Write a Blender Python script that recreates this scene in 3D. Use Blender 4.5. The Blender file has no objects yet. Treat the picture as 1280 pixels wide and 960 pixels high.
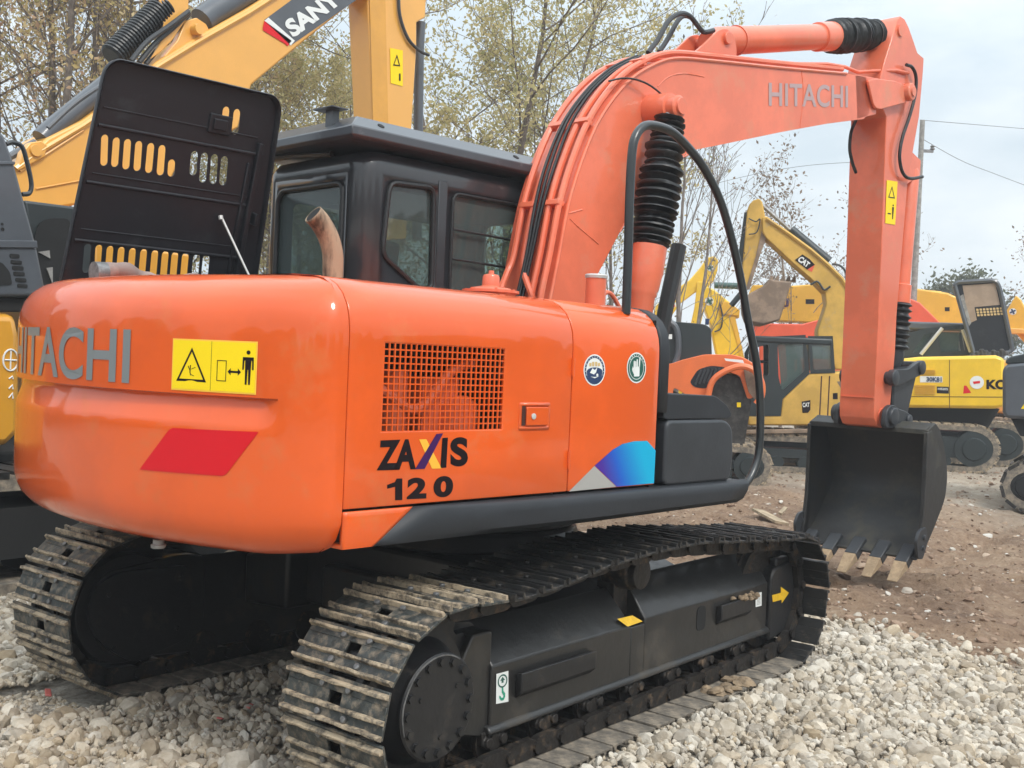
import bpy, bmesh, math, random
import numpy as np
from mathutils import Vector, Matrix
random.seed(7); RNG = np.random.default_rng(7)
rad = math.radians
scene = bpy.context.scene
COL = scene.collection

# ------------------------------------------------------------------ camera (solved from the machine's real dimensions)
CAM = np.array([-4.36908, -3.79286, 1.67338]); YAW, PIT, ROL, FPX = 0.68087, -0.02131, 0.04287, 1372.77091
PHI = -0.10068      # the upper structure is swung a little against the tracks
fw = np.array([math.cos(YAW)*math.cos(PIT), math.sin(YAW)*math.cos(PIT), math.sin(PIT)])
r0 = np.array([math.sin(YAW), -math.cos(YAW), 0.0]); u0 = np.cross(r0, fw)
rt = r0*math.cos(ROL)+u0*math.sin(ROL); up = -r0*math.sin(ROL)+u0*math.cos(ROL)
cd = bpy.data.cameras.new('camera'); cam = bpy.data.objects.new('camera', cd); COL.objects.link(cam)
cam.matrix_world = Matrix(((rt[0], up[0], -fw[0], CAM[0]), (rt[1], up[1], -fw[1], CAM[1]), (rt[2], up[2], -fw[2], CAM[2]), (0, 0, 0, 1)))
cd.sensor_width = 36; cd.lens = FPX/1280*36; cd.clip_end = 3000; cd.clip_start = .05
scene.camera = cam

def rz(a, v): c, s = math.cos(a), math.sin(a); return np.array([c*v[0]-s*v[1], s*v[0]+c*v[1], v[2]])
def ray(px, py): d = fw+rt*(px-640)/FPX-up*(py-480)/FPX; return d/np.linalg.norm(d)
CU = rz(-PHI, CAM)
def S(px, py, y):      # measured point on the plane y of the swung upper structure -> (x, z)
    d = rz(-PHI, ray(px, py)); t = (y-CU[1])/d[1]; p = CU+t*d; return (float(p[0]), float(p[2]))
def SX(px, py, x):     # on its plane x -> (y, z)
    d = rz(-PHI, ray(px, py)); t = (x-CU[0])/d[0]; p = CU+t*d; return (float(p[1]), float(p[2]))
def T(px, py, y):      # on a plane y of the track frame
    d = ray(px, py); t = (y-CAM[1])/d[1]; p = CAM+t*d; return (float(p[0]), float(p[2]))
def G(px, py, z=0.0):
    d = ray(px, py); t = (z-CAM[2])/d[2]; p = CAM+t*d; return (float(p[0]), float(p[1]))
def bearing(px, D):    # ground point at distance D in the direction of column px
    d = ray(px, 470); h = math.hypot(d[0], d[1]); return (float(CAM[0]+d[0]/h*D), float(CAM[1]+d[1]/h*D))

# ------------------------------------------------------------------ materials
def mat(name, col, rough=.5, metal=0, coat=0, bump=0, bscale=40, var=0, vscale=6, col2=None, m2=(.45, .6), spec=.5, dust=0, dustcol=(.30, .25, .19), coatr=.08, stretch=None, detail=4):
    m = bpy.data.materials.new(name); m.use_nodes = True; nt = m.node_tree; N = nt.nodes; L = nt.links
    b = N['Principled BSDF']; b.inputs['Roughness'].default_value = rough; b.inputs['Metallic'].default_value = metal
    b.inputs['Coat Weight'].default_value = coat; b.inputs['Coat Roughness'].default_value = coatr
    b.inputs['Specular IOR Level'].default_value = spec
    b.inputs['Base Color'].default_value = (*col, 1)
    tc = N.new('ShaderNodeTexCoord'); src = tc.outputs['Object']
    if stretch:
        mp = N.new('ShaderNodeMapping'); mp.inputs['Scale'].default_value = stretch; L.new(src, mp.inputs[0]); vsrc = mp.outputs[0]
    else: vsrc = src
    out = None
    if var or col2:
        n = N.new('ShaderNodeTexNoise'); n.inputs['Scale'].default_value = vscale; n.inputs['Detail'].default_value = detail+2; n.inputs['Roughness'].default_value = .62
        L.new(vsrc, n.inputs['Vector'])
        r = N.new('ShaderNodeValToRGB'); r.color_ramp.elements[0].position = m2[0]; r.color_ramp.elements[1].position = m2[1]
        c2 = col2 if col2 else tuple(max(0, c*(1-var)) for c in col)
        r.color_ramp.elements[0].color = (*c2, 1); r.color_ramp.elements[1].color = (*col, 1)
        L.new(n.outputs['Fac'], r.inputs[0]); out = r.outputs[0]
    if dust:
        n = N.new('ShaderNodeTexNoise'); n.inputs['Scale'].default_value = vscale*1.7; n.inputs['Detail'].default_value = 8; n.inputs['Roughness'].default_value = .7
        L.new(src, n.inputs['Vector'])
        r = N.new('ShaderNodeMapRange'); r.inputs[1].default_value = .62-dust*.35; r.inputs[2].default_value = .78-dust*.3; L.new(n.outputs['Fac'], r.inputs[0])
        mx = N.new('ShaderNodeMix'); mx.data_type = 'RGBA'; L.new(r.outputs[0], mx.inputs[0])
        if out: L.new(out, mx.inputs[6])
        else: mx.inputs[6].default_value = (*col, 1)
        mx.inputs[7].default_value = (*dustcol, 1); out = mx.outputs[2]
        rr = N.new('ShaderNodeMapRange'); rr.inputs[3].default_value = rough; rr.inputs[4].default_value = .9; L.new(r.outputs[0], rr.inputs[0]); L.new(rr.outputs[0], b.inputs['Roughness'])
        if metal:
            mm = N.new('ShaderNodeMapRange'); mm.inputs[3].default_value = metal; mm.inputs[4].default_value = 0; L.new(r.outputs[0], mm.inputs[0]); L.new(mm.outputs[0], b.inputs['Metallic'])
    if out: L.new(out, b.inputs['Base Color'])
    if bump:
        n = N.new('ShaderNodeTexNoise'); n.inputs['Scale'].default_value = bscale; n.inputs['Detail'].default_value = 5; L.new(src, n.inputs['Vector'])
        bp = N.new('ShaderNodeBump'); bp.inputs['Strength'].default_value = bump; bp.inputs['Distance'].default_value = .01
        L.new(n.outputs['Fac'], bp.inputs['Height']); L.new(bp.outputs[0], b.inputs['Normal'])
        if coat: L.new(bp.outputs[0], b.inputs['Coat Normal'])
    return m

M = {}
M['orange'] = mat('orange_paint', (.76, .104, .010), rough=.40, spec=.3, coat=.8, coatr=.06, bump=.08, bscale=5, var=.10, vscale=2.2, dust=.20, dustcol=(.66, .145, .036))
M['orange_sky_sheen'] = mat('orange_paint_sky_sheen', (.80, .175, .085), rough=.45, spec=.35, coat=.6, coatr=.10, bump=.08, bscale=7, var=.13, vscale=2.2, dust=.26, dustcol=(.66, .22, .13))  # same orange made paler: sky reflection and haze are put into the colour
M['seam'] = mat('dark_seam', (.05, .012, .006), rough=.7)
M['black'] = mat('black_paint', (.016, .0165, .018), rough=.42, coat=.3, coatr=.2, bump=.15, bscale=25, dust=.10, dustcol=(.10, .09, .075), vscale=5)
M['black_frame'] = mat('black_undercarriage_paint', (.016, .0155, .015), rough=.42, coat=.3, coatr=.22, bump=.3, bscale=14, dust=.24, dustcol=(.060, .050, .038), vscale=1.6, stretch=(1, 1, 1))
M['black_plate'] = mat('oily_black_plate', (.012, .012, .013), rough=.42, bump=.3, bscale=14, dust=.15, dustcol=(.06, .05, .04), vscale=4)
M['grey_plastic'] = mat('dark_grey_trim', (.026, .029, .034), rough=.5, spec=.35, bump=.05, bscale=60, var=.15, vscale=3)
M['charcoal'] = mat('charcoal_box', (.034, .038, .044), rough=.45, bump=.06, bscale=60, var=.2, vscale=4)
M['cabpaint'] = mat('cab_paint', (.028, .031, .036), rough=.32, coat=.6, coatr=.08, var=.15, vscale=3, bump=.06, bscale=6)
M['roof'] = mat('roof_guard_paint', (.050, .056, .066), rough=.36, coat=.3, dust=.12, dustcol=(.16, .17, .18), vscale=4)
M['hood'] = mat('hood_inner_black', (.011, .012, .016), rough=.5, spec=.35, coat=.08, dust=.16, dustcol=(.034, .036, .04), vscale=3.5, bump=.15, bscale=12)
M['rubber'] = mat('black_rubber', (.012, .013, .014), rough=.42, bump=.2, bscale=60)
M['hose'] = mat('hose_rubber', (.035, .038, .042), rough=.5)
M['rail'] = mat('handrail_paint', (.020, .024, .026), rough=.35, coat=.3)
M['silver'] = mat('silver_metal', (.60, .60, .58), rough=.45, metal=.35)
M['steel'] = mat('grey_steel', (.28, .28, .28), rough=.5, metal=.6, var=.4, vscale=20)
M['shoe_dirty'] = mat('dusty_track_shoe', (.075, .083, .080), rough=.45, metal=.3, bump=.6, bscale=30, dust=.38, dustcol=(.25, .20, .145), vscale=11, var=.4)
M['grouser_dirty'] = mat('dusty_grouser_bar', (.12, .105, .085), rough=.65, metal=.15, bump=.7, bscale=30, dust=.68, dustcol=(.44, .35, .24), vscale=13, var=.5)
M['shoe_black'] = mat('black_track_shoe', (.017, .017, .017), rough=.45, metal=.2, bump=.4, bscale=20, dust=.26, dustcol=(.10, .08, .06), vscale=8)
M['shoe_floor'] = mat('dusty_shoe_inside', (.13, .115, .095), rough=.75, metal=.1, bump=.5, bscale=18, dust=.60, dustcol=(.30, .25, .19), vscale=6)
M['chain'] = mat('greasy_chain_steel', (.022, .019, .017), rough=.5, metal=.3, bump=.5, bscale=30, dust=.22, dustcol=(.13, .085, .05), vscale=9)
M['mud'] = mat('dried_mud', (.34, .25, .16), rough=.95, bump=.8, bscale=40, var=.4, vscale=14)
M['mud_pale'] = mat('pale_clinging_mud', (.40, .29, .18), rough=.95, bump=.8, bscale=40, var=.25, vscale=14)
M['rust'] = mat('rusty_bolt', (.30, .13, .06), rough=.8, var=.4, vscale=20, bump=.3)
M['pipe_rust'] = mat('rusty_exhaust', (.37, .26, .17), rough=.7, metal=.1, var=.8, vscale=9, m2=(.38, .58), bump=.25, bscale=20, stretch=(2, 2, .5))
M['intake'] = mat('dusty_pink_hose', (.33, .24, .21), rough=.7, var=.3, vscale=8, bump=.2)
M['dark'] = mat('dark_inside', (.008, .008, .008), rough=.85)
M['engine'] = mat('engine_parts', (.05, .045, .04), rough=.6, var=.6, vscale=12, bump=.5)
M['yellow_decal'] = mat('yellow_decal', (.92, .66, .012), rough=.35, spec=.2)
M['yellow_edge'] = mat('yellow_edge', (.95, .55, .06), rough=.4)
M['yellow_mark'] = mat('yellow_mark', (.82, .50, .02), rough=.5, var=.15, vscale=30)
M['red_decal'] = mat('red_reflector', (.66, .014, .022), rough=.3, spec=.2)
M['white'] = mat('white_decal', (.76, .78, .76), rough=.4)
M['green'] = mat('green_decal', (.02, .30, .19), rough=.4)
M['dgreen'] = mat('dark_green_decal', (.015, .10, .075), rough=.4)
M['navy'] = mat('navy_decal', (.02, .045, .12), rough=.4)
M['tan'] = mat('tan_decal', (.62, .44, .20), rough=.4)
M['letter_black'] = mat('black_letter', (.010, .006, .008), rough=.35, spec=.2)
M['letter_grey'] = mat('grey_letter', (.20, .215, .22), rough=.35)
M['letter_pale'] = mat('pale_grey_letter', (.42, .30, .30), rough=.4)
M['letter_purple'] = mat('purple_letter', (.05, .012, .09), rough=.35, spec=.2)
M['letter_gold'] = mat('gold_letter', (.86, .45, .05), rough=.35, spec=.2)
M['grey_decal'] = mat('grey_decal', (.36, .35, .33), rough=.4)
M['sany'] = mat('amber_paint', (.80, .40, .075), rough=.38, coat=.5, coatr=.15, var=.06, vscale=2, bump=.06, bscale=6)
M['sany_body'] = mat('amber_body_paint', (.70, .33, .03), rough=.35, coat=.5, var=.1, vscale=2)
M['cat'] = mat('dusty_yellow_paint', (.66, .40, .075), rough=.6, var=.22, vscale=1.6, dust=.12, dustcol=(.4, .3, .18))
M['yellow'] = mat('bright_yellow_paint', (.86, .55, .02), rough=.4, coat=.3, var=.10, vscale=2)
M['yellow2'] = mat('warm_yellow_paint', (.78, .43, .03), rough=.45, coat=.2, var=.12, vscale=2)
M['bgorange'] = mat('faded_orange_paint', (.78, .17, .045), rough=.4, coat=.3, var=.1, vscale=2)
M['bgred'] = mat('orange_red_paint', (.75, .11, .045), rough=.5, var=.1, vscale=2)
M['bggrey'] = mat('slate_panel', (.085, .095, .11), rough=.4, coat=.3, var=.15, vscale=2)
M['bgdark'] = mat('dark_cab_paint', (.022, .030, .032), rough=.4)
M['bgsteel'] = mat('tan_worn_steel', (.30, .215, .15), rough=.7, var=.35, vscale=4, bump=.4, bscale=12)
M['teal'] = mat('teal_cylinder', (.05, .11, .10), rough=.4)
M['board'] = mat('cardboard_lining', (.36, .27, .20), rough=.8, var=.15, vscale=5)
M['concrete'] = mat('concrete', (.34, .33, .31), rough=.85, var=.3, vscale=10, bump=.4)
M['brick'] = mat('rusty_brick', (.34, .17, .12), rough=.9, var=.5, vscale=9, bump=.8, col2=(.45, .36, .30))
M['wire'] = mat('wire_dark', (.12, .12, .13), rough=.6)
M['red_plastic'] = mat('red_plastic', (.50, .12, .10), rough=.4)
M['bark'] = mat('grey_bark', (.21, .17, .14), rough=.9, var=.4, vscale=8, bump=.5)
M['bark2'] = mat('pale_bark', (.30, .26, .235), rough=.9, var=.3, vscale=8)

def glass(name, tint, trans):
    m = bpy.data.materials.new(name); m.use_nodes = True; nt = m.node_tree; N = nt.nodes; L = nt.links
    b = N['Principled BSDF']; b.inputs['Base Color'].default_value = (*tint, 1); b.inputs['Roughness'].default_value = .03; b.inputs['Specular IOR Level'].default_value = .9
    b.inputs['IOR'].default_value = 1.6
    t = N.new('ShaderNodeBsdfTransparent'); t.inputs[0].default_value = (.80, .88, .85, 1)
    mx = N.new('ShaderNodeMixShader'); mx.inputs[0].default_value = trans
    L.new(b.outputs[0], mx.inputs[1]); L.new(t.outputs[0], mx.inputs[2]); L.new(mx.outputs[0], N['Material Output'].inputs[0]); return m
M['glass'] = glass('cab_glass', (.08, .10, .10), .56)
M['glass_clear'] = glass('clear_cab_glass', (.20, .24, .24), .78)
M['bgglass'] = glass('far_cab_glass', (.10, .14, .13), .35)

def leafmat(name, cols):
    m = bpy.data.materials.new(name); m.use_nodes = True; nt = m.node_tree; N = nt.nodes; L = nt.links
    b = N['Principled BSDF']; b.inputs['Roughness'].default_value = .65
    a = N.new('ShaderNodeAttribute'); a.attribute_name = 'tone'
    r = N.new('ShaderNodeValToRGB'); r.color_ramp.elements.remove(r.color_ramp.elements[1])
    for i, c in enumerate(cols):
        e = r.color_ramp.elements[0] if i == 0 else r.color_ramp.elements.new(i/(len(cols)-1))
        e.color = (*c, 1)
    L.new(a.outputs['Fac'], r.inputs[0]); L.new(r.outputs[0], b.inputs['Base Color'])
    tl = N.new('ShaderNodeBsdfTranslucent'); L.new(r.outputs[0], tl.inputs[0])
    mx = N.new('ShaderNodeMixShader'); mx.inputs[0].default_value = .45
    L.new(b.outputs[0], mx.inputs[1]); L.new(tl.outputs[0], mx.inputs[2]); L.new(mx.outputs[0], N['Material Output'].inputs[0]); return m
M['leaf'] = leafmat('autumn_leaves', [(.34, .29, .10), (.50, .38, .15), (.58, .46, .25), (.46, .28, .18), (.36, .33, .14)])
M['leaf_olive'] = leafmat('olive_leaves', [(.34, .33, .14), (.48, .43, .20), (.60, .50, .26), (.42, .37, .16)])
M['leaf_dark'] = leafmat('dull_green_leaves', [(.08, .09, .05), (.12, .13, .07), (.16, .15, .09)])
M['leaf_brown'] = leafmat('brown_leaves', [(.20, .15, .11), (.26, .19, .13), (.15, .12, .09)])

# ------------------------------------------------------------------ mesh builder
class MB:
    def __init__(s): s.v = []; s.f = []; s.m = []; s.cur = 0
    def add(s, vs, fs):
        o = len(s.v); s.v += [tuple(map(float, v)) for v in vs]; s.f += [tuple(i+o for i in f) for f in fs]; s.m += [s.cur]*len(fs)
    def use(s, i): s.cur = i; return s
    def box(s, x0, x1, y0, y1, z0, z1):
        s.add([(x0,y0,z0),(x1,y0,z0),(x1,y1,z0),(x0,y1,z0),(x0,y0,z1),(x1,y0,z1),(x1,y1,z1),(x0,y1,z1)],
              [(0,3,2,1),(4,5,6,7),(0,1,5,4),(1,2,6,5),(2,3,7,6),(3,0,4,7)]); return s
    def obox(s, c, ax, ay, az, hx, hy, hz):     # oriented box
        c = np.array(c, float); ax, ay, az = [np.array(a, float)/np.linalg.norm(a) for a in (ax, ay, az)]
        vs = [c+ax*hx*i+ay*hy*j+az*hz*k for k in (-1, 1) for i, j in ((-1,-1),(1,-1),(1,1),(-1,1))]
        s.add(vs, [(0,3,2,1),(4,5,6,7),(0,1,5,4),(1,2,6,5),(2,3,7,6),(3,0,4,7)]); return s
    def prism(s, poly, y0, y1, axis='y'):       # poly of (x,z) along y, or (y,z) along x, or (x,y) along z
        n = len(poly)
        if axis == 'y': a = [(p[0], y0, p[1]) for p in poly]; b = [(p[0], y1, p[1]) for p in poly]
        elif axis == 'x': a = [(y0, p[0], p[1]) for p in poly]; b = [(y1, p[0], p[1]) for p in poly]
        else: a = [(p[0], p[1], y0) for p in poly]; b = [(p[0], p[1], y1) for p in poly]
        s.add(a+b, [tuple(range(n)), tuple(range(2*n-1, n-1, -1))]+[(i, n+i, n+(i+1) % n, (i+1) % n) for i in range(n)]); return s
    def tube(s, pts, r, n=10, cap=True):
        P = [np.array(p, float) for p in pts]; R = r if hasattr(r, '__len__') else [r]*len(P)
        t0 = P[1]-P[0]; t0 /= np.linalg.norm(t0); a = np.array([0, 0, 1.]) if abs(t0[2]) < .9 else np.array([1., 0, 0])
        nrm = np.cross(t0, a); nrm /= np.linalg.norm(nrm); vs = []
        for i, p in enumerate(P):
            if i == 0: t = P[1]-P[0]
            elif i == len(P)-1: t = P[-1]-P[-2]
            else: t = P[i+1]-P[i-1]
            l = np.linalg.norm(t); t = t/l if l > 1e-9 else t0
            nrm = nrm-t*np.dot(nrm, t); nrm /= np.linalg.norm(nrm); b = np.cross(t, nrm); t0 = t
            for k in range(n):
                an = 2*math.pi*k/n; vs.append(p+(nrm*math.cos(an)+b*math.sin(an))*R[i])
        m = len(P); fs = [(i*n+k, i*n+(k+1) % n, (i+1)*n+(k+1) % n, (i+1)*n+k) for i in range(m-1) for k in range(n)]
        if cap: fs += [tuple(range(n-1, -1, -1)), tuple((m-1)*n+k for k in range(n))]
        s.add(vs, fs); return s
    def lathe(s, c, ax, prof, n=24):            # prof: (distance along axis, radius)
        c = np.array(c, float); ax = np.array(ax, float); ax /= np.linalg.norm(ax)
        a = np.array([0, 0, 1.]) if abs(ax[2]) < .9 else np.array([1., 0, 0]); e1 = np.cross(ax, a); e1 /= np.linalg.norm(e1); e2 = np.cross(ax, e1)
        vs = []
        for d, r in prof:
            for k in range(n): an = 2*math.pi*k/n; vs.append(c+ax*d+(e1*math.cos(an)+e2*math.sin(an))*max(r, 1e-4))
        m = len(prof); fs = [(i*n+k, i*n+(k+1) % n, (i+1)*n+(k+1) % n, (i+1)*n+k) for i in range(m-1) for k in range(n)]
        fs += [tuple(range(n-1, -1, -1)), tuple((m-1)*n+k for k in range(n))]; s.add(vs, fs); return s
    def cyl(s, c, ax, h, r, n=20): return s.lathe(c, ax, [(0, r), (h, r)], n)
    def grid(s, rows, closed=False):            # rows: list of lists of points
        n = len(rows[0]); vs = [p for r in rows for p in r]; k = n if closed else n-1
        s.add(vs, [(i*n+j, i*n+(j+1) % n, (i+1)*n+(j+1) % n, (i+1)*n+j) for i in range(len(rows)-1) for j in range(k)]); return s

def U(v): return rz(PHI, v)
def obj(name, mb, m, parent=None, fr=None, bevel=0, smooth=35, solid=0, seg=2, weld=False):
    me = bpy.data.meshes.new(name)
    vs = [tuple(fr(v)) for v in mb.v] if fr else mb.v
    me.from_pydata(vs, [], mb.f); me.update()
    ms = m if isinstance(m, (list, tuple)) else [m]
    for x in ms: me.materials.append(x)
    if len(ms) > 1: me.polygons.foreach_set('material_index', mb.m)
    b = bmesh.new(); b.from_mesh(me)
    if weld: bmesh.ops.remove_doubles(b, verts=b.verts, dist=1e-4)
    bmesh.ops.recalc_face_normals(b, faces=b.faces); b.to_mesh(me); b.free()
    if smooth:
        me.polygons.foreach_set('use_smooth', [True]*len(me.polygons)); me.set_sharp_from_angle(angle=rad(smooth))
    o = bpy.data.objects.new(name, me); COL.objects.link(o)
    if parent: o.parent = parent
    if solid:
        md = o.modifiers.new('solid', 'SOLIDIFY'); md.thickness = solid; md.offset = -1
    if bevel:
        md = o.modifiers.new('bevel', 'BEVEL'); md.width = bevel; md.segments = seg; md.limit_method = 'ANGLE'; md.angle_limit = rad(30); md.harden_normals = False
    return o
def empty(name, loc=(0, 0, 0), rotz=0):
    o = bpy.data.objects.new(name, None); COL.objects.link(o); o.location = loc; o.rotation_euler = (0, 0, rotz); o.empty_display_size = .3; return o
def tag(o, label, cat, group=None, kind=None):
    if label: o['label'] = label
    if cat: o['category'] = cat
    if group: o['group'] = group
    if kind: o['kind'] = kind
    return o

# flat outlines with holes -> mesh, through a filled 2D curve
def flat(outline, holes=(), thick=0.0):
    cu = bpy.data.curves.new('tmp', 'CURVE'); cu.dimensions = '2D'; cu.fill_mode = 'BOTH'; cu.extrude = thick/2
    for pl in [outline]+list(holes):
        sp = cu.splines.new('POLY'); sp.points.add(len(pl)-1); sp.use_cyclic_u = True
        for i, p in enumerate(pl): sp.points[i].co = (p[0], p[1], 0, 1)
    return curve_mb(cu)
def curve_mb(cu):
    o = bpy.data.objects.new('tmp', cu); COL.objects.link(o)
    dg = bpy.context.evaluated_depsgraph_get(); me = bpy.data.meshes.new_from_object(o.evaluated_get(dg))
    mb = ([tuple(v.co) for v in me.vertices], [tuple(p.vertices) for p in me.polygons])
    bpy.data.objects.remove(o); bpy.data.curves.remove(cu); bpy.data.meshes.remove(me); return mb
def text(s, bold=.02, space=1.0, cut=0.0):   # unit box: x 0..1, y 0..1
    cu = bpy.data.curves.new('tmp', 'FONT'); cu.body = s; cu.offset = bold; cu.space_character = space; cu.resolution_u = 6
    cu.fill_mode = 'FRONT'
    v, f = curve_mb(cu); a = np.array(v); mn = a.min(0); mx = a.max(0)
    a[:, 0] = (a[:, 0]-mn[0])/(mx[0]-mn[0]); a[:, 1] = (a[:, 1]-mn[1])/(mx[1]-mn[1]); a[:, 2] = 0
    return [tuple(p) for p in a], f
def mapped(mb, vf, fn): mb.add([fn(p) for p in vf[0]], vf[1]); return mb
def quadmap(A, B, C, D):    # A bottom-left, B bottom-right, C top-right, D top-left (3D)
    A, B, C, D = [np.array(p, float) for p in (A, B, C, D)]
    return lambda p: (A*(1-p[0])+B*p[0])*(1-p[1])+(D*(1-p[0])+C*p[0])*p[1]
def rrect(x0, x1, y0, y1, r, n=5):
    out = []
    for cx, cy, a0 in ((x1-r, y1-r, 0), (x0+r, y1-r, 90), (x0+r, y0+r, 180), (x1-r, y0+r, 270)):
        for k in range(n+1): a = rad(a0+90*k/n); out.append((cx+r*math.cos(a), cy+r*math.sin(a)))
    return out
def rpoly(pts, r, n=4):     # rounded corners of any polygon
    out = []; N_ = len(pts)
    for i in range(N_):
        p = np.array(pts[i], float); a = np.array(pts[i-1], float)-p; b = np.array(pts[(i+1) % N_], float)-p
        la, lb = np.linalg.norm(a), np.linalg.norm(b); rr = min(r, la*.45, lb*.45); a = p+a/la*rr; b = p+b/lb*rr
        for k in range(n+1): t = k/n; out.append(tuple(a*(1-t)**2+2*p*t*(1-t)+b*t*t))
    return out
def smoothpath(pts, k=6):   # Catmull-Rom
    P = [np.array(p, float) for p in pts]; P = [2*P[0]-P[1]]+P+[2*P[-1]-P[-2]]; out = []
    for i in range(1, len(P)-2):
        for j in range(k):
            t = j/k; out.append(.5*(2*P[i]+(P[i+1]-P[i-1])*t+(2*P[i-1]-5*P[i]+4*P[i+1]-P[i+2])*t*t+(3*P[i]-P[i-1]-3*P[i+1]+P[i+2])*t**3))
    out.append(P[-2]); return out
# ================================================================== MAIN EXCAVATOR
ex = tag(empty('excavator'), 'large orange excavator in the foreground, black hood raised, standing on white gravel', 'excavator')

# ---------------------------------------------------------------- tracks
RX, RZ = 1.44, .41
def track_path():
    top = smoothpath([(-1.44, 0, .785), (-1.1, 0, .775), (-.8, 0, .795), (-.45, 0, .83), (-.05, 0, .845), (.35, 0, .838), (.9, 0, .79), (1.44, 0, .752)], 12)
    pts = [(RX-2*RX*i/60, .04) for i in range(61)]                                  # bottom, front to rear
    pts += [(-RX-.372*math.sin(rad(a)), RZ-.372*math.cos(rad(a))) for a in range(3, 180, 3)]
    pts += [(p[0], p[2]) for p in top]
    pts += [(RX+.36*math.sin(rad(a)), .396+.356*math.cos(rad(a))) for a in range(3, 180, 3)]
    return np.array(pts)
PATH = track_path(); seg = np.linalg.norm(np.diff(np.vstack([PATH, PATH[:1]]), axis=0), axis=1); CUM = np.concatenate([[0], np.cumsum(seg)]); LT = CUM[-1]
NS = int(round(LT/.175)); PITCH = LT/NS
def at_s(s):
    s %= LT; i = min(np.searchsorted(CUM, s, 'right')-1, len(PATH)-1); a = PATH[i]; b = PATH[(i+1) % len(PATH)]; t = (s-CUM[i])/max(seg[i], 1e-9); return a+(b-a)*t
def shoe_mb(w=.5):
    m = MB(); h = w/2; p = PITCH/2-.008
    # plate with a clean-out opening, lip under the next shoe
    for x0, x1, y0, y1 in ((-p, -.02, -h, h), (.03, p, -h, h), (-.02, .03, -h, -.032), (-.02, .03, .032, h)):
        m.box(x0, x1, y0, y1, -.006, .006)
    m.use(1)
    rr = random.Random(4)
    for x, hh in ((-p+.008, .020), (0.006-.030, .017), (p-.020, .020)):
        rows = []
        for k in range(13):
            y = -h+w*k/12; a, b, c = rr.uniform(-.0022, .0022), rr.uniform(-.0022, .0022), rr.uniform(-.003, .0015)
            rows.append([(x-.009+a, y, .004), (x-.005+a, y, .005+hh+c), (x+.006+b, y, .005+hh+c*.8), (x+.011+b, y, .004)])
        m.grid(rows); m.add(rows[0], [(0, 1, 2, 3)]); m.add(rows[-1], [(0, 1, 2, 3)])
    m.use(2)
    for x in (-.050, .048):
        for y in (-.066, .066): m.lathe((x, y, .006), (0, 0, 1), [(0, .013), (.010, .013), (.012, .010)], 8)
    return m
def link_mb():
    m = MB(); p = PITCH/2
    for y in (-.085, .085):
        m.prism(rpoly([(-p-.02, -.012), (p+.02, -.012), (p+.02, -.065), (p-.02, -.088), (-p+.02, -.088), (-p-.02, -.065)], .02, 2), y-.016, y+.016)
        m.lathe((-p, y-.03, -.05), (0, 1, 0), [(0, .024), (.06, .024)], 10)
    m.lathe((-p, -.10, -.05), (0, 1, 0), [(0, .015), (.20, .015)], 8); return m
SHOE = shoe_mb(); LINK = link_mb(); shoe_mesh = {}
def place(mb, c, yc, tx, tz):     # local x along the track, z outward
    nx, nz = -tz, tx               # outward for the walking order (bottom front->rear, so outward = right-hand normal)
    return [(c[0]+v[0]*tx+v[2]*nx, yc+v[1], c[1]+v[0]*tz+v[2]*nz) for v in mb]
def make_track(yc, near):
    ch = MB(); s0 = .03 if near else .09
    root = None; lst = []
    for i in range(NS):
        s = s0+i*PITCH; a, b = at_s(s-.07), at_s(s+.07); c = at_s(s); c = (a+b+2*c)/4 if abs(c[0]) > 1.44 else c
        t = (b-a)/np.linalg.norm(b-a); lst.append((c, t))
        nx, nz = -t[1], t[0]
        ch.add([(c[0]+v[0]*t[0]-v[2]*t[1]*1, yc+v[1], c[1]+v[0]*t[1]+v[2]*t[0]) for v in LINK.v], LINK.f)
    tr = obj('crawler_track', ch, M['chain'], ex)
    if not near: pass
    for i, (c, t) in enumerate(lst):
        if c[1] < .1 and abs(c[0]) < 1.5: kind = 'floor'
        elif c[0] < -1.22: kind = 'dirty'
        else: kind = 'black'
        if kind not in shoe_mesh:
            mats = {'floor': [M['shoe_floor'], M['shoe_floor'], M['chain']], 'dirty': [M['shoe_dirty'], M['grouser_dirty'], M['rust' if 0 else 'steel']], 'black': [M['shoe_black'], M['shoe_black'], M['shoe_black']]}[kind]
            o = obj('track_shoe', SHOE, mats, tr, bevel=.003, seg=1); shoe_mesh[kind] = o
        else:
            o = shoe_mesh[kind].copy(); COL.objects.link(o); o.parent = tr
        n = Vector((t[1], 0, -t[0])); n = -n if False else n
        X = Vector((t[0], 0, t[1])); Z = Vector((c[0]*0, 0, 0)); Z = Vector((t[1], 0, -t[0])) ; Z = OUT(c, t)
        ja = random.gauss(0, .022); X, Z = X*math.cos(ja)+Z*math.sin(ja), Z*math.cos(ja)-X*math.sin(ja)
        Y = Z.cross(X); jit = random.uniform(-.007, .007)
        mw = Matrix(((X.x, Y.x, Z.x, c[0]), (X.y, Y.y, Z.y, yc+jit), (X.z, Y.z, Z.z, c[1]), (0, 0, 0, 1))); o.matrix_world = mw
    return tr
def OUT(c, t):   # outward normal
    n = Vector((t[1], 0, -t[0])); core = Vector((max(-1.44, min(1.44, c[0])), 0, .4)); d = Vector((c[0], 0, c[1]))-core
    return n if n.dot(d) > 0 else -n
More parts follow.
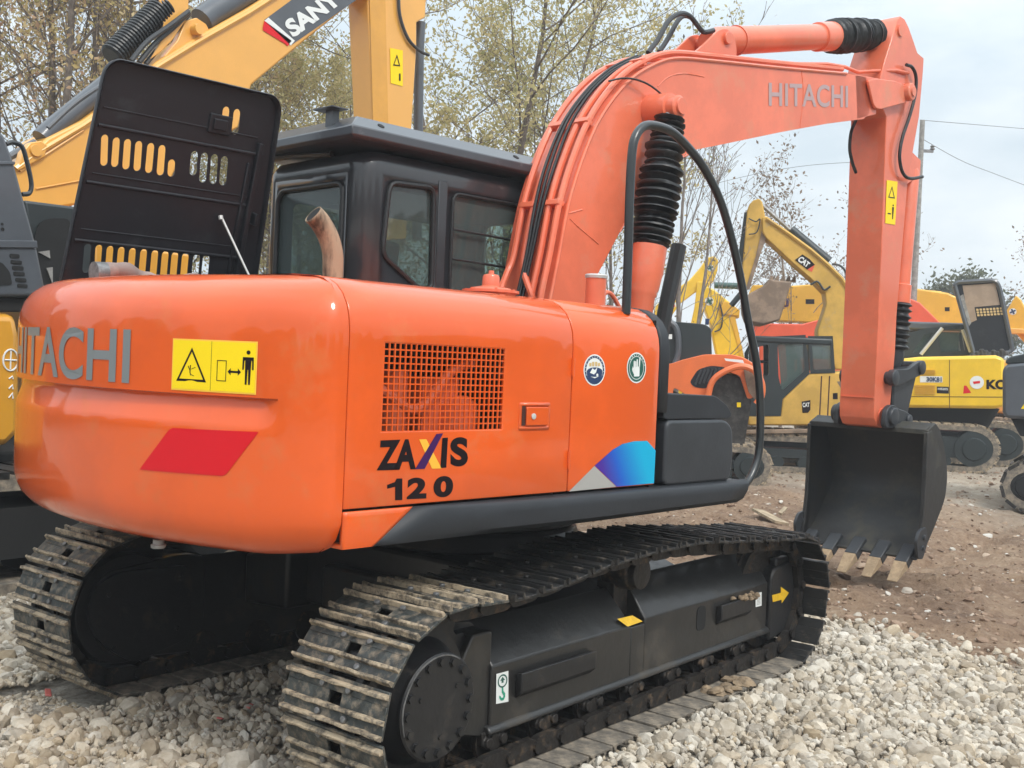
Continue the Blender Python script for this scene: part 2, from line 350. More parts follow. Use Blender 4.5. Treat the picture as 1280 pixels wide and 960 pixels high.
# chain link verts with local z outward: bottom (t = -x) outward is -z = -(tx)*z ...
LINK_FLIP = [(v[0], v[1], -v[2]) for v in LINK.v]
def bolts(m, pts, ax, r, h, n=10):
    for p in pts: m.lathe(p, ax, [(0, r*1.25), (h*.25, r*1.25), (h*.3, r), (h, r), (h, r*.8)], n)
def track_frame(sy, near):
    # sy = sign; outer side at |y| = 1.05, inner side at |y| = .78
    Y = lambda y: sy*y
    m = MB()
    # side box with sloping shoulders
    sec = [(.88, .14), (.90, .62), (1.049, .46), (1.05, .205), (1.0, .17)]
    x0, x1 = -1.03, 1.40
    def secbox(xa, xb, s): m.prism([(sy*p[0], p[1]) for p in s], xa, xb, 'x')
    secbox(x0, -.02, sec)
    secbox(-.02, .10, [(.88, .14), (.88, .40), (1.0, .44), (1.049, .455), (1.05, .205), (1.0, .17)])
    secbox(.10, x1, [(.88, .14), (.90, .655), (.94, .63), (1.049, .475), (1.05, .21), (1.0, .17)])
    # lower lip, ribs
    m.prism([(sy*1.05, .225), (sy*1.068, .208), (sy*1.068, .19), (sy*1.0, .19), (sy*1.0, .225)], x0-.02, x1+.02, 'x')
    # rear motor bracket (hull plate round the sprocket) and front yoke
    m.prism(rpoly([(-1.6, .25), (-1.45, .17), (-1.0, .13), (-1.0, .62), (-1.15, .64), (-1.58, .60)], .06), Y(.885), Y(.93))
    m.prism([(-1.2, .22), (-1.02, .17), (-1.02, .60), (-1.14, .60), (-1.2, .50)], Y(.9), Y(1.035))
    fr = obj('track_frame', m, M['black_frame'], ex, bevel=.008)
    y = MB(); y.prism(rpoly([(1.42, .14), (1.90, .20), (1.90, .565), (1.80, .60), (1.45, .55), (1.42, .50)], .02, 2), Y(.88), Y(1.062))
    y.box(1.50, 1.66, min(Y(1.0), Y(1.05)), max(Y(1.0), Y(1.05)), .53, .60) ; yk = obj('idler_yoke', y, M['black_plate'], fr, bevel=.012)
    # steps
    for xa, xb, z in ((-.88, -.35, .40), (.80, 1.15, .43)):
        s = MB(); s.prism([(sy*1.05, z), (sy*1.085, z+.012), (sy*1.085, z-.07), (sy*1.05, z-.10)], xa, xb, 'x')
        obj('step', s, M['black_plate'], fr, bevel=.006)
    # slot in the side, dark
    s = MB(); s.prism(rrect(.595, .685, .33, .455, .03), Y(1.045), Y(1.0525)); obj('access_slot', s, M['dark'], fr)
    # rollers
    for x in np.linspace(-1.0, 1.05, 7):
        r = MB(); r.lathe((x, Y(.88), .150), (0, sy, 0), [(0, .085), (.03, .085), (.035, .065), (.10, .060), (.115, .068), (.12, .078), (.14, .078), (.145, .035), (.175, .035)], 18)
        obj('track_roller', r, M['chain'], fr)
        b = MB(); b.box(x-.07, x+.07, min(Y(1.0), Y(1.045)), max(Y(1.0), Y(1.045)), .145, .20); bolts(b, [(x-.045, Y(1.045), .16), (x+.045, Y(1.045), .16)], (0, sy, 0), .022, .022)
        obj('roller_bracket', b, M['chain'], fr, bevel=.004)
    c = MB(); c.lathe((.03, Y(.83), .70), (0, sy, 0), [(0, .05), (.05, .05), (.05, .085), (.19, .085), (.20, .075), (.235, .075), (.24, .03)], 20)
    c.obox((.03, Y(.90), .58), (1, 0, 0), (0, 1, 0), (0, 0, 1), .06, .05, .10); obj('carrier_roller', c, M['chain'], fr, bevel=.003)
    # drive sprocket
    sp = MB(); prof = []
    n = 23
    for k in range(n*4):
        a = 2*math.pi*k/(n*4); q = k % 4; r = (.345, .345, .312, .312)[q]; prof.append((-1.44+r*math.cos(a), RZ+r*math.sin(a)))
    sp.prism(prof, Y(.955), Y(1.0)); sp.lathe((-1.44, Y(.895), RZ), (0, sy, 0), [(0, .26), (.055, .27), (.105, .25)], 32)
    so = obj('drive_sprocket', sp, M['black_plate'], ex, bevel=.003)
    mc = MB(); mc.lathe((-1.44, Y(.99), RZ), (0, sy, 0), [(0, .275), (.035, .272), (.04, .235), (.075, .205), (.135, .190), (.138, .196), (.150, .196), (.156, .188), (.1565, .12), (.156, .001)], 48)
    bolts(mc, [(-1.44+.166*math.cos(a), Y(1.146), RZ+.166*math.sin(a)) for a in np.arange(0, 2*math.pi, math.pi/8)], (0, sy, 0), .016, .012, 6)
    bolts(mc, [(-1.44+.11*math.cos(a), Y(1.146), RZ+.11*math.sin(a)) for a in (0.6, 2.7, 4.8)], (0, sy, 0), .010, .006, 6)
    md = obj('motor_cover', mc, M['black_plate'], so, smooth=30)
    wd = MB(); ring = [(-1.44+.188*math.cos(a)*(1+.006*math.sin(9*a)), Y(1.1465), RZ+.188*math.sin(a)) for a in np.linspace(1.0, 3.5, 50)]
    wd.tube(ring, .0030, 5); obj('sealant_bead', wd, M['steel'], so)
    # idler
    iw = MB(); iw.lathe((1.44, Y(.90), .40), (0, sy, 0), [(0, .24), (.01, .30), (.03, .30), (.035, .325), (.07, .325), (.075, .30), (.10, .30), (.105, .2)], 40); obj('idler_wheel', iw, M['chain'], ex)
    # inner side guard over the travel motor
    g = MB(); g.prism(rpoly([(-1.66, .42), (-1.60, .28), (-1.42, .15), (-1.10, .22), (-1.10, .585), (-1.5, .60), (-1.63, .55)], .07), Y(.855), Y(.8825))
    bolts(g, [(-1.56, Y(.855), .50), (-1.17, Y(.855), .53), (-1.52, Y(.855), .24), (-1.18, Y(.855), .28)], (0, -sy, 0), .011, .012)
    obj('motor_guard', g, M['black_plate'], fr, bevel=.008)
    m2 = MB(); m2.prism([(sy*.90, .60), (sy*.55, .72), (sy*.55, .36), (sy*.90, .34)], -.75, .75, 'x'); obj('frame_leg', m2, M['black_frame'], fr, bevel=.02)
    return fr
for sy, near in ((-1, True), (1, False)):
    tr = make_track(sy*.995, near); fr = track_frame(sy, near)
    if near:
        tr['label'] = 'crawler track nearest the camera'; fr['label'] = 'black track frame with arrow and lifting decals nearest the camera'
        NEARFR = fr
# decals on the near track frame
def tdec(px, py): x, z = T(px, py, -1.0525); return (x, -1.0525, z)
d = MB(); q = quadmap(tdec(620, 880), tdec(635.5, 877), tdec(635.5, 838.5), tdec(620.5, 842.5)); mapped(d, flat([(0, 0), (1, 0), (1, 1), (0, 1)]), q)
qo = lambda p: tuple(np.array(q(p))+np.array((0, -.0012, 0)))
d.use(1); ring = [(.5+.40*math.cos(a), .72+.22*math.sin(a)) for a in np.linspace(0, 2*math.pi, 25)[:-1]]; hole = [(.5+.31*math.cos(a), .72+.17*math.sin(a)) for a in np.linspace(0, 2*math.pi, 25)[:-1]]
mapped(d, flat(ring, [hole]), qo); mapped(d, flat([(.5, .86), (.7, .74), (.58, .74), (.58, .66), (.42, .66), (.42, .74), (.3, .74)]), qo)
d.use(2); mapped(d, flat([(.44, .50), (.56, .50), (.58, .38), (.72, .30), (.72, .18), (.58, .08), (.38, .08), (.24, .18), (.24, .26), (.34, .24), (.42, .17), (.54, .17), (.58, .24), (.44, .34)]), qo)
obj('lifting_decal', d, [M['white'], M['dgreen'], M['green']], NEARFR, smooth=0)
d = MB(); q = quadmap(tdec(944.5, 759), tdec(952, 757), tdec(952, 740), tdec(944.5, 742)); mapped(d, flat([(0, 0), (1, 0), (1, 1), (0, 1)]), q)
qo2 = lambda p: tuple(np.array(q(p))+np.array((0, -.0012, 0)))
d.use(1)
for i in range(7): mapped(d, flat([(.2, .15+i*.1), (.8, .15+i*.1), (.8, .19+i*.1), (.2, .19+i*.1)]), qo2)
obj('grease_decal', d, [M['white'], M['grey_decal']], NEARFR, smooth=0)
def yk(px, py): x, z = T(px, py, -1.0645); return (x, z)
d = MB(); A = [yk(965, 744), yk(976, 741), yk(976, 733.5), yk(986, 741), yk(977, 754), yk(977, 749.5), yk(966, 752.5)]
d.prism(A, -1.0642, -1.0655); obj('direction_arrow', d, M['yellow_mark'], NEARFR, smooth=0)
# yellow mark on the shoulder beside the opening
def shp(px, py):    # on the sloping shoulder between (y -1.049, z .475) and (y -.93, z .63)
    d_ = ray(px, py); n = np.array([0, -(.155), .119]); n /= np.linalg.norm(n); p0 = np.array([0, -1.049, .475]); t = np.dot(p0-CAM, n)/np.dot(d_, n); return CAM+t*d_+n*.0025
q = quadmap(shp(784, 783.5), shp(803, 777), shp(790, 769.5), shp(771, 774)); d = MB(); mapped(d, flat([(0, 0), (1, 0), (1, 1), (0, 1)]), q)
obj('yellow_marking', d, M['yellow_mark'], NEARFR, smooth=0)
# clods of dried mud on step and shoes
def clod(name, c, r, parent, m, n=14, flatten=.5, seed=1):
    rr = random.Random(seed); mb = MB()
    for i in range(n):
        p = (c[0]+rr.uniform(-1, 1)*r[0], c[1]+rr.uniform(-1, 1)*r[1], c[2]+rr.uniform(0, 1)*r[2]); s = rr.uniform(.25, .6)*min(r[0], r[1])+.008
        mb.lathe(p, (rr.uniform(-.3, .3), rr.uniform(-.3, .3), 1), [(-s*.5*flatten, s*.5), (-s*.2*flatten, s*rr.uniform(.8, 1.1)), (s*.3*flatten, s*rr.uniform(.7, 1)), (s*.6*flatten, s*.3)], 7)
    return obj(name, mb, m, parent, smooth=0)
x, z = T(938, 750, -1.08); clod('mud_clump', (x-.03, -1.072, z), (.13, .02, .03), NEARFR, M['mud'], 30, 1, 3)
x, y = G(905, 858, .05); clod('mud_clump', (x, y, .045), (.15, .07, .02), NEARFR, M['mud'], 26, .6, 4)

# centre frame and swing bearing
m = MB(); m.prism(rpoly([(-.62, -.60), (-.62, .60), (-.45, .72), (.45, .72), (.62, .60), (.62, -.60), (.45, -.72), (-.45, -.72)], .05), .38, .74, 'z')
m.lathe((0, 0, .74), (0, 0, 1), [(0, .60), (.10, .56)], 40); m.box(-.70, .70, -.35, .35, .40, .62)
obj('centre_frame', m, M['black_frame'], ex, bevel=.02)
m = MB(); m.lathe((0, 0, .82), (0, 0, 1), [(0, .52), (.03, .56), (.10, .56), (.10, .50), (.19, .50)], 48); obj('swing_bearing', m, M['black_plate'], ex)

# ---------------------------------------------------------------- upper structure (all through U)
def uo(name, mb, m, parent=ex, **k): return obj(name, mb, m, parent, fr=U, **k)
m = MB(); m.prism(rpoly([(-1.80, -1.05), (-1.80, 1.05), (-.9, 1.18), (1.0, 1.18), (1.0, .30), (.90, .27), (1.0, -.3), (.3, -1.15), (-1.70, -1.18)], .03, 2), 1.005, 1.10, 'z')
m.box(-.55, .60, -.62, .62, .90, 1.005)
uo('revolving_frame', m, M['black_plate'], bevel=.01)
# counterweight
XS = -1.742
def cw_path():
    P = [(XS, -1.228), (XS-.02, -1.228)]
    th = 29.5; cx, cy = -2.2*math.cos(rad(th)), -2.2*math.sin(rad(th))
    # rounded corner from the flank onto the arc (quadratic)
    a = np.array([XS-.03, -1.228]); c = np.array([-1.842, -1.222]); b = np.array([-2.2*math.cos(rad(28.5)), -2.2*math.sin(rad(28.5))])
    P += [tuple(a*(1-t)**2+2*c*t*(1-t)+b*t*t) for t in np.linspace(0, 1, 11)]
    P += [(-2.2*math.cos(rad(t)), -2.2*math.sin(rad(t))) for t in np.arange(27.5, -.1, -1.0)]
    Q = [(p[0], -p[1]) for p in P[::-1]]
    return P+Q[1:]
CP = cw_path(); CPa = np.array(CP); tg = np.gradient(CPa, axis=0); NRM = np.stack([tg[:, 1], -tg[:, 0]], 1)  # inward or outward, fix below
NRM /= np.linalg.norm(NRM, axis=1)[:, None]
for i in range(len(NRM)):
    if np.dot(NRM[i], CPa[i]) < 0: NRM[i] = -NRM[i]
NRM[0] = (0, -1); NRM[1] = (0, -1); NRM[-1] = (0, 1); NRM[-2] = (0, 1)
zs = [(.40, .955), (.22, .958), (.11, .968), (.06, .990), (.028, 1.022), (.010, 1.06), (.002, 1.10), (0, 1.15), (0, 1.22), (0, 1.30), (0, 1.38), (0, 1.405), (0, 1.42), (0, 1.435), (0, 1.455), (0, 1.475), (0, 1.492), (0, 1.500), (0, 1.506), (0, 1.512), (0, 1.52), (0, 1.56), (0, 1.64), (0, 1.718), (.002, 1.76), (.008, 1.80), (.022, 1.84), (.048, 1.878), (.085, 1.908), (.13, 1.928), (.2, 1.940), (.45, 1.950)]
def ang(p): return math.degrees(math.atan2(p[1], -p[0]))
def sst(a, b, x): t = max(0, min(1, (x-a)/(b-a))); return t*t*(3-2*t)
rows = []
for ins, z in zs:
    row = []
    for p, n in zip(CPa, NRM):
        o = -ins; an = ang(p)
        if ins > .1: o = -min(ins, .5)
        g = 0
        if 1.40 < z < 1.510:
            g = .032*min(1, (z-1.405)/.09) if z < 1.5075 else 0
            g *= sst(-29.0, -28.0, an)*(1-sst(28.0, 29.0, an))
        q = p+n*(o-g); q[0] = min(q[0], XS) if abs(p[0]-XS) > 1e-6 else XS
        # small depressed notch at the bottom near corner
        row.append((q[0], q[1], z+(.02*sst(.0, 1.0, (abs(an)-26)/8) if z < 1.1 else 0)))
    rows.append(row)
m = MB(); m.grid(rows); n = len(CP); k = len(zs)
m.add(rows[0], [tuple(range(n))]); m.add(rows[-1], [tuple(range(n))]); m.add([r[0] for r in rows]+[r[-1] for r in rows[::-1]], [tuple(range(2*k))])
cw = uo('counterweight', m, M['orange'], smooth=50, weld=True)
m = MB(); m.lathe((-2.02, -.50, .935), (0, 0, 1), [(0, .025), (.012, .028), (.014, .020), (.03, .020)], 12); uo('drain_bolt', m, M['concrete'], cw)
def CA(a, z, off=.0025): a = rad(a); return ((-2.2-off)*math.cos(a), (2.2+off)*math.sin(a), z)
def cadec(al, ar, z0, z1, off=.0025): return lambda p: CA(al+(ar-al)*p[0], z0+(z1-z0)*p[1], off)
def slice_flat(outline, nx=24):      # subdivide a convex outline in vertical strips so it follows the curve
    pts = np.array(outline); x0, x1 = pts[:, 0].min(), pts[:, 0].max(); vs = []; fs = []
    def span(x):
        ys = []
        for i in range(len(pts)):
            a, b = pts[i], pts[(i+1) % len(pts)]
            if (a[0]-x)*(b[0]-x) <= 0 and abs(a[0]-b[0]) > 1e-9: ys.append(a[1]+(b[1]-a[1])*(x-a[0])/(b[0]-a[0]))
        return (min(ys), max(ys)) if ys else (0, 0)
    for i in range(nx+1):
        x = x0+(x1-x0)*min(max(i/nx, 1e-4), 1-1e-4); a, b = span(x); vs += [(x, a, 0), (x, b, 0)]
    return vs, [(2*i, 2*i+2, 2*i+3, 2*i+1) for i in range(nx)]
d = MB(); mapped(d, text('HITACHI', .020, 1.02), cadec(17.2, -12.75, 1.532, 1.728)); uo('lettering', d, M['letter_grey'], cw, smooth=0)
d = MB(); w = cadec(-18.2, -27.35, 1.522, 1.70)
mapped(d, slice_flat([(0, 0), (1, 0), (1, 1), (0, 1)]), cadec(-18.2, -27.35, 1.522, 1.70, .002)); d.use(1)
mapped(d, slice_flat([(.015, .03), (.985, .03), (.985, .97), (.015, .97)]), cadec(-18.2, -27.35, 1.522, 1.70, .003)); d.use(2)
w = cadec(-18.2, -27.35, 1.522, 1.70, .0038)
tri = lambda s: [(.25-.185*s, .42-.24*s), (.25+.185*s, .42-.24*s), (.25, .42+.42*s)]
mapped(d, flat(tri(1), [tri(.80)]), w)
mapped(d, flat([(.484, .03), (.488, .03), (.488, .97), (.484, .97)]), w)
mapped(d, flat(rrect(.555, .665, .22, .62, .002, 1), [rrect(.563, .657, .235, .605, .002, 1)]), w)
mapped(d, flat([(.68, .41), (.715, .48), (.715, .43), (.795, .43), (.795, .48), (.83, .41), (.795, .34), (.795, .39), (.715, .39), (.715, .34)]), w)
mapped(d, flat([(.905+.022*math.cos(a), .79+.04*math.sin(a)) for a in np.linspace(0, 2*math.pi, 17)[:-1]]), w)
mapped(d, flat([(.845, .70), (.965, .70), (.968, .46), (.95, .46), (.948, .63), (.94, .64), (.932, .18), (.912, .18), (.908, .46), (.902, .46), (.896, .18), (.876, .18), (.872, .64), (.864, .63), (.86, .46), (.842, .46)]), w)
for a_, b_ in (((.21, .48), (.24, .38)), ((.24, .50), (.235, .36)), ((.235, .36), (.245, .30)), ((.245, .32), (.285, .29)), ((.25, .42), (.30, .46))):
    dx, dy = b_[0]-a_[0], b_[1]-a_[1]; l = math.hypot(dx, dy*.45); ox, oy = -dy/l*.0035*.7, dx/l*.008*.6
    mapped(d, flat([(a_[0]-ox, a_[1]-oy), (b_[0]-ox, b_[1]-oy), (b_[0]+ox, b_[1]+oy), (a_[0]+ox, a_[1]+oy)]), w)
uo('warning_decal', d, [M['yellow_edge'], M['yellow_decal'], M['letter_black']], cw, smooth=0)
d = MB(); R4 = rpoly([(-14.6, 1.232), (-18.3, 1.389), (-27.75, 1.398), (-24.5, 1.240)], .9, 3)
mapped(d, slice_flat(rpoly([(14.6, 1.232), (18.3, 1.389), (27.75, 1.398), (24.5, 1.240)], .012, 3), 30), lambda p: CA(-p[0], p[1])); uo('red_reflector', d, M['red_decal'], cw, smooth=0)

# right-hand side panels -----------------------------------------------------
YS = -1.23
def side_prof(z0):     # (y, z) up the flank and over the shoulder
    P = [(YS, z0), (YS, 1.30), (YS, 1.408), (YS, 1.718), (YS+.002, 1.76), (YS+.008, 1.80), (YS+.022, 1.84), (YS+.048, 1.878), (YS+.085, 1.908), (YS+.13, 1.928), (YS+.2, 1.940), (YS+.45, 1.950)]
    return P
def panel(name, xs, z0, m, hole=None, x_top=None):
    mb = MB(); pr = side_prof(z0); rows = []
    for i, x in enumerate(xs):
        rows.append([(x+(0 if not x_top or i < len(xs)-1 else x_top*max(0, (z-z0)/.8)), y, z) for y, z in pr])
    vs = [p for r in rows for p in r]; n = len(pr)
    fs = [(i*n+j, i*n+j+1, (i+1)*n+j+1, (i+1)*n+j) for i in range(len(xs)-1) for j in range(n-1) if not (hole and hole == (i, j))]
    mb.add(vs, fs); return uo(name, mb, m, solid=.02, smooth=40, bevel=.004)
gx0, gx1 = -1.58952, -1.00223
door = panel('engine_door', [XS+.004, gx0, gx1, -0.61269-.003], 1.148, M['orange'], hole=(1, 2))
door['label'] = 'rear side door with square mesh grille and model lettering'
pdoor = panel('pump_door', [-0.61269+.003, -.3, -.035], 1.148, M['orange']); pdoor['label'] = 'front side door with two round stickers and a blue corner'
m = MB()   # dark backing behind the seams
pr = [(y+.03, z-.02) for y, z in side_prof(1.10)]; 
for xa_, xb_ in ((-0.61269-.05, -0.61269+.05), (XS-.01, XS+.05)): m = MB(); m.grid([[(x, y, z) for y, z in pr] for x in (xa_, xb_)]); uo('seam_backing', m, M['dark'], solid=.005)
# grille
g = MB(); nx, nz = 24, 13; cw_, chh = (gx1-gx0)/nx, (1.718-1.408)/nz; bw = .0026
for i in range(nx+1): x = gx0+i*cw_; g.box(x-bw, x+bw, YS+.002, YS+.008, 1.408, 1.718)
for j in range(nz+1): z = 1.408+j*chh; g.box(gx0, gx1, YS+.0035, YS+.0065, z-bw, z+bw)
uo('grille', g, M['orange'], door, smooth=0)
# door latch: recessed dish with a paddle
def sd(px, py, off=.0015): x, z = S(px, py, YS-off); return (x, YS-off, z)
x0, z1 = S(649, 503, YS); x1, z0 = S(686, 537, YS)
lt = MB(); fl = flat(rrect(x0, x1, z0, z1, .008, 3), [rrect(x0+.022, x1-.012, z0+.014, z1-.014, .006, 3)], 0)
lt.add([(p[0], YS-.003, p[1]) for p in fl[0]], fl[1]); lo = uo('latch', lt, M['orange'], door, solid=.006)
lt = MB(); lt.box(x0+.014, x0+.034, YS-.0045, YS-.0035, z0+.018, z1-.014); uo('latch_recess', lt, M['seam'], door)
lt = MB(); lt.box(x0+.036, x1-.016, YS-.010, YS-.004, z0+.018, z1-.018); uo('latch_paddle', lt, M['orange'], door, bevel=.003)
lt = MB(); lt.lathe((x0+.073, YS-.010, (z0+z1)/2), (0, -1, 0), [(0, .012), (.004, .012), (.005, .008)], 14); uo('keyhole', lt, M['silver'], door)
for zz in (1.24, 1.62): hgm = MB(); hgm.lathe((-0.61269-.0015, YS-.004, zz), (0, 0, 1), [(0, .007), (.075, .007)], 8); uo('hinge', hgm, M['orange'], door)
# model lettering
def side_word(mb, s, bold, a, b, c, d_, sp=1.0, skew=0):
    q = quadmap(sd(*a), sd(*b), sd(*c), sd(*d_)); mapped(mb, text(s, bold, sp), lambda p: q((p[0]+skew*(p[1]-.5), p[1]))); return q
d = MB()
side_word(d, 'ZA', .045, (472, 588), (521, 586.5), (521, 548.5), (472, 550.5), .95, .05)
side_word(d, 'I', .045, (550.5, 585), (558, 584.5), (560, 547), (553, 547.5))
side_word(d, 'S', .045, (563, 583.5), (585, 582.5), (585, 546), (563, 547))
mapped(d, flat([(.52, 0), (1, 0), (1, 1), (.62, 1), (.5, .84), (0, .72), (0, .54), (.52, .62)]), quadmap(sd(484, 625.5), sd(503, 625), sd(503, 598), sd(484, 598.5))); side_word(d, '2', .05, (509, 624), (533.5, 623), (533.5, 596.5), (509, 597.5), 1, .05); side_word(d, '0', .05, (542, 622), (566.5, 621), (566.5, 594.5), (542, 595.5), 1, .05)
d.use(1); mapped(d, flat([(0, 0), (1, 0), (1, 1), (0, 1)]), quadmap(sd(540, 585.8), sd(552, 585.5), sd(533, 549), sd(524, 549.3)))
d.use(2); mapped(d, flat([(0, 0), (1, 0), (1, 1), (0, 1)]), quadmap(sd(519, 586.5, .002), sd(531, 586, .002), sd(554, 541.5, .002), sd(545.5, 542.5, .002)))
uo('lettering', d, [M['letter_black'], M['letter_gold'], M['letter_purple']], door, smooth=0)
# stickers
def sticker(px, py, w, h, ring, kind):
    q = quadmap(sd(px-w/2, py+h/2), sd(px+w/2, py+h/2-1), sd(px+w/2, py-h/2), sd(px-w/2, py-h/2)); d = MB()
    C_ = lambda r, cx=.5, cy=.5, n=28, e=1: [(cx+r*math.cos(a), cy+r*e*math.sin(a)) for a in np.linspace(0, 2*math.pi, n+1)[:-1]]
    lift = lambda o: (lambda p: tuple(np.array(q(p))+np.array((0, -o, 0))))
    mapped(d, flat(C_(.5)), lift(0)); d.use(1); mapped(d, flat(C_(.455), [C_(.385)]), lift(.0006))
    if kind == 'hand':
        mapped(d, flat(C_(.36)), lift(.0006)); d.use(0)
        for f in ([(.36, .22), (.64, .22), (.66, .55), (.34, .52)], [(.34, .50), (.41, .50), (.40, .74), (.345, .72)], [(.42, .52), (.49, .52), (.48, .72), (.425, .72)], [(.50, .52), (.56, .53), (.56, .78), (.50, .78)], [(.60, .50), (.66, .50), (.70, .84), (.64, .86)], [(.26, .44), (.34, .30), (.40, .40), (.30, .56)]):
            mapped(d, flat(rpoly(f, .02, 2)), lift(.0012))
        for a in np.linspace(.2, 2.4, 9): mapped(d, flat(C_(.022, .5+.42*math.cos(a), .5+.42*math.sin(a), 6)), lift(.0012))
    else:
        mapped(d, flat([(.5+.36*math.cos(a), .46+.36*math.sin(a)*(1 if a > math.pi else .35)) for a in np.linspace(0, 2*math.pi, 29)[:-1]]), lift(.0006)); d.use(2)
        for x in (.30, .43, .57, .70): mapped(d, flat(rpoly([(x-.05, .62), (x+.05, .62), (x+.055, .78-.9*abs(x-.5)*.3), (x-.055, .78-.9*abs(x-.5)*.3)], .02, 2)), lift(.0012))
        d.use(0); mapped(d, flat([(.28, .42), (.40, .56), (.50, .50), (.62, .58), (.56, .42), (.46, .36)]), lift(.0012)); mapped(d, flat(C_(.05, .62, .34, 8)), lift(.0012)); mapped(d, flat([(.3, .3), (.5, .24), (.7, .3), (.5, .28)]), lift(.0012))
        for a in np.linspace(-.4, 3.5, 15): mapped(d, flat(C_(.018, .5+.42*math.cos(a), .5+.42*math.sin(a), 6)), lift(.0012))
    s = uo('round_sticker', d, [M['white'], ring, M['tan']], pdoor, smooth=0); return s
s = sticker(743, 462.8, 27, 40, M['navy'], 'globe'); s['label'] = 'round navy and tan sticker'
s = sticker(795.5, 460, 24, 39, M['dgreen'], 'hand'); s['label'] = 'round green sticker with a raised white hand'
# grey and blue corner decal
d = MB(); V = lambda L: [S(px, py, YS-.0015) for px, py in L]
def flatS(mb, L, off): f = flat(V(L)); mb.add([(p[0], YS-off, p[1]) for p in f[0]], f[1])
flatS(d, [(711, 614.5), (770.5, 608.5), (743, 582.5)], .0015); uo('grey_decal', d, M['grey_decal'], pdoor, smooth=0)
bl = bpy.data.materials.new('cyan_to_indigo_decal'); bl.use_nodes = True; N_ = bl.node_tree.nodes; L_ = bl.node_tree.links; b_ = N_['Principled BSDF']; b_.inputs['Roughness'].default_value = .35
tc_ = N_.new('ShaderNodeTexCoord'); mp_ = N_.new('ShaderNodeMapping'); gr_ = N_.new('ShaderNodeTexGradient'); rp_ = N_.new('ShaderNodeValToRGB')
c0 = np.array(U((*[S(756, 596, YS)[0]], YS, S(756, 596, YS)[1]))); c1 = np.array(U((S(800, 560, YS)[0], YS, S(800, 560, YS)[1])))
dirv = (c1-c0); ln = np.linalg.norm(dirv); dirv /= ln
vm = N_.new('ShaderNodeVectorMath'); vm.operation = 'DOT_PRODUCT'; L_.new(tc_.outputs['Object'], vm.inputs[0]); vm.inputs[1].default_value = tuple(dirv)
mr = N_.new('ShaderNodeMapRange'); mr.inputs[1].default_value = float(np.dot(c0, dirv)); mr.inputs[2].default_value = float(np.dot(c1, dirv)); L_.new(vm.outputs['Value'], mr.inputs[0])
L_.new(mr.outputs[0], rp_.inputs[0]); rp_.color_ramp.elements[0].color = (.06, .02, .28, 1); rp_.color_ramp.elements[1].color = (.0, .38, .62, 1)
e = rp_.color_ramp.elements.new(.35); e.color = (.01, .10, .50, 1); L_.new(rp_.outputs[0], b_.inputs['Base Color'])
d = MB(); flatS(d, [(743.5, 582), (771, 608.3), (817.5, 604), (819.5, 563), (809, 551), (793, 551.5), (778, 555), (766, 562)], .0015); uo('blue_decal', d, bl, pdoor, smooth=0)
# door end seal: dark strip following the front edge and over the shoulder
m = MB(); pr = [(y, z) for y, z in side_prof(1.47)]; pr = [pr[0]]+[q for q in pr[1:] if q[1] > 1.47]
for (xa, xb, o) in ((-.032, .045, 0),):
    m.grid([[(xa, y-.001, z) for y, z in pr], [(xa+.02, y-.006, z) for y, z in pr], [(xb-.01, y-.002, z) for y, z in pr], [(xb, y+.035, z-.02) for y, z in pr]])
uo('door_seal', m, M['grey_plastic'], solid=.02)
# below the doors: orange rear lower corner and the dark skirt
zb = 1.140
m = MB(); sk = [(YS, zb), (YS-.022, zb-.010), (YS-.032, zb-.020), (YS-.036, zb-.05), (YS-.030, zb-.105), (YS+.0, zb-.128), (YS+.25, zb-.133)]
def skirt(name, xs, mtl, fn):
    mb = MB(); mb.grid([[fn(x, y, z) for y, z in sk] for x in xs]); return uo(name, mb, mtl, solid=.02, smooth=40)
xo = S(497, 660, YS)[0]
skirt('rear_lower_cover', np.linspace(0, 1, 12), M['orange'], lambda t, y, z: (XS+.004+t*(S(516, 632, YS)[0]+(zb-z)*1.35*-1-XS-.004), YS+(y-YS)*(.15 if y < YS else 1), z))
skirt('side_skirt', np.linspace(0, 1, 16), M['grey_plastic'], lambda t, y, z: ((1-t)*(S(516, 632, YS)[0]-(zb-z)*1.35+.001)+t*(.70-(zb-z)*.5), YS+(y-YS)*(min(1, .15+t*3) if y < YS else 1), z+max(0, t-.5)*.03*(1 if z < zb-.05 else 0)))
m = MB(); m.box(-.1, .69, YS+.01, -.55, 1.07, 1.135); uo('step_sill', m, M['grey_plastic'], bevel=.01)
# toolbox
m = MB(); m.prism(rpoly([(.035, 1.137), (.565, 1.137), (.585, 1.25), (.565, 1.40), (.50, 1.435), (.035, 1.435)], .04), YS-.005, -.72); tb = uo('toolbox', m, M['charcoal'], bevel=.015, seg=3)
m = MB(); m.prism(rpoly([(.02, 1.438), (.545, 1.438), (.57, 1.455), (.53, 1.50), (.42, 1.548), (.02, 1.555)], .03), YS+.004, -.73); uo('lid', m, M['grey_plastic'], tb, bevel=.012, seg=3)
m = MB(); m.box(.02, .60, -.98, -.97, 1.14, 1.45)
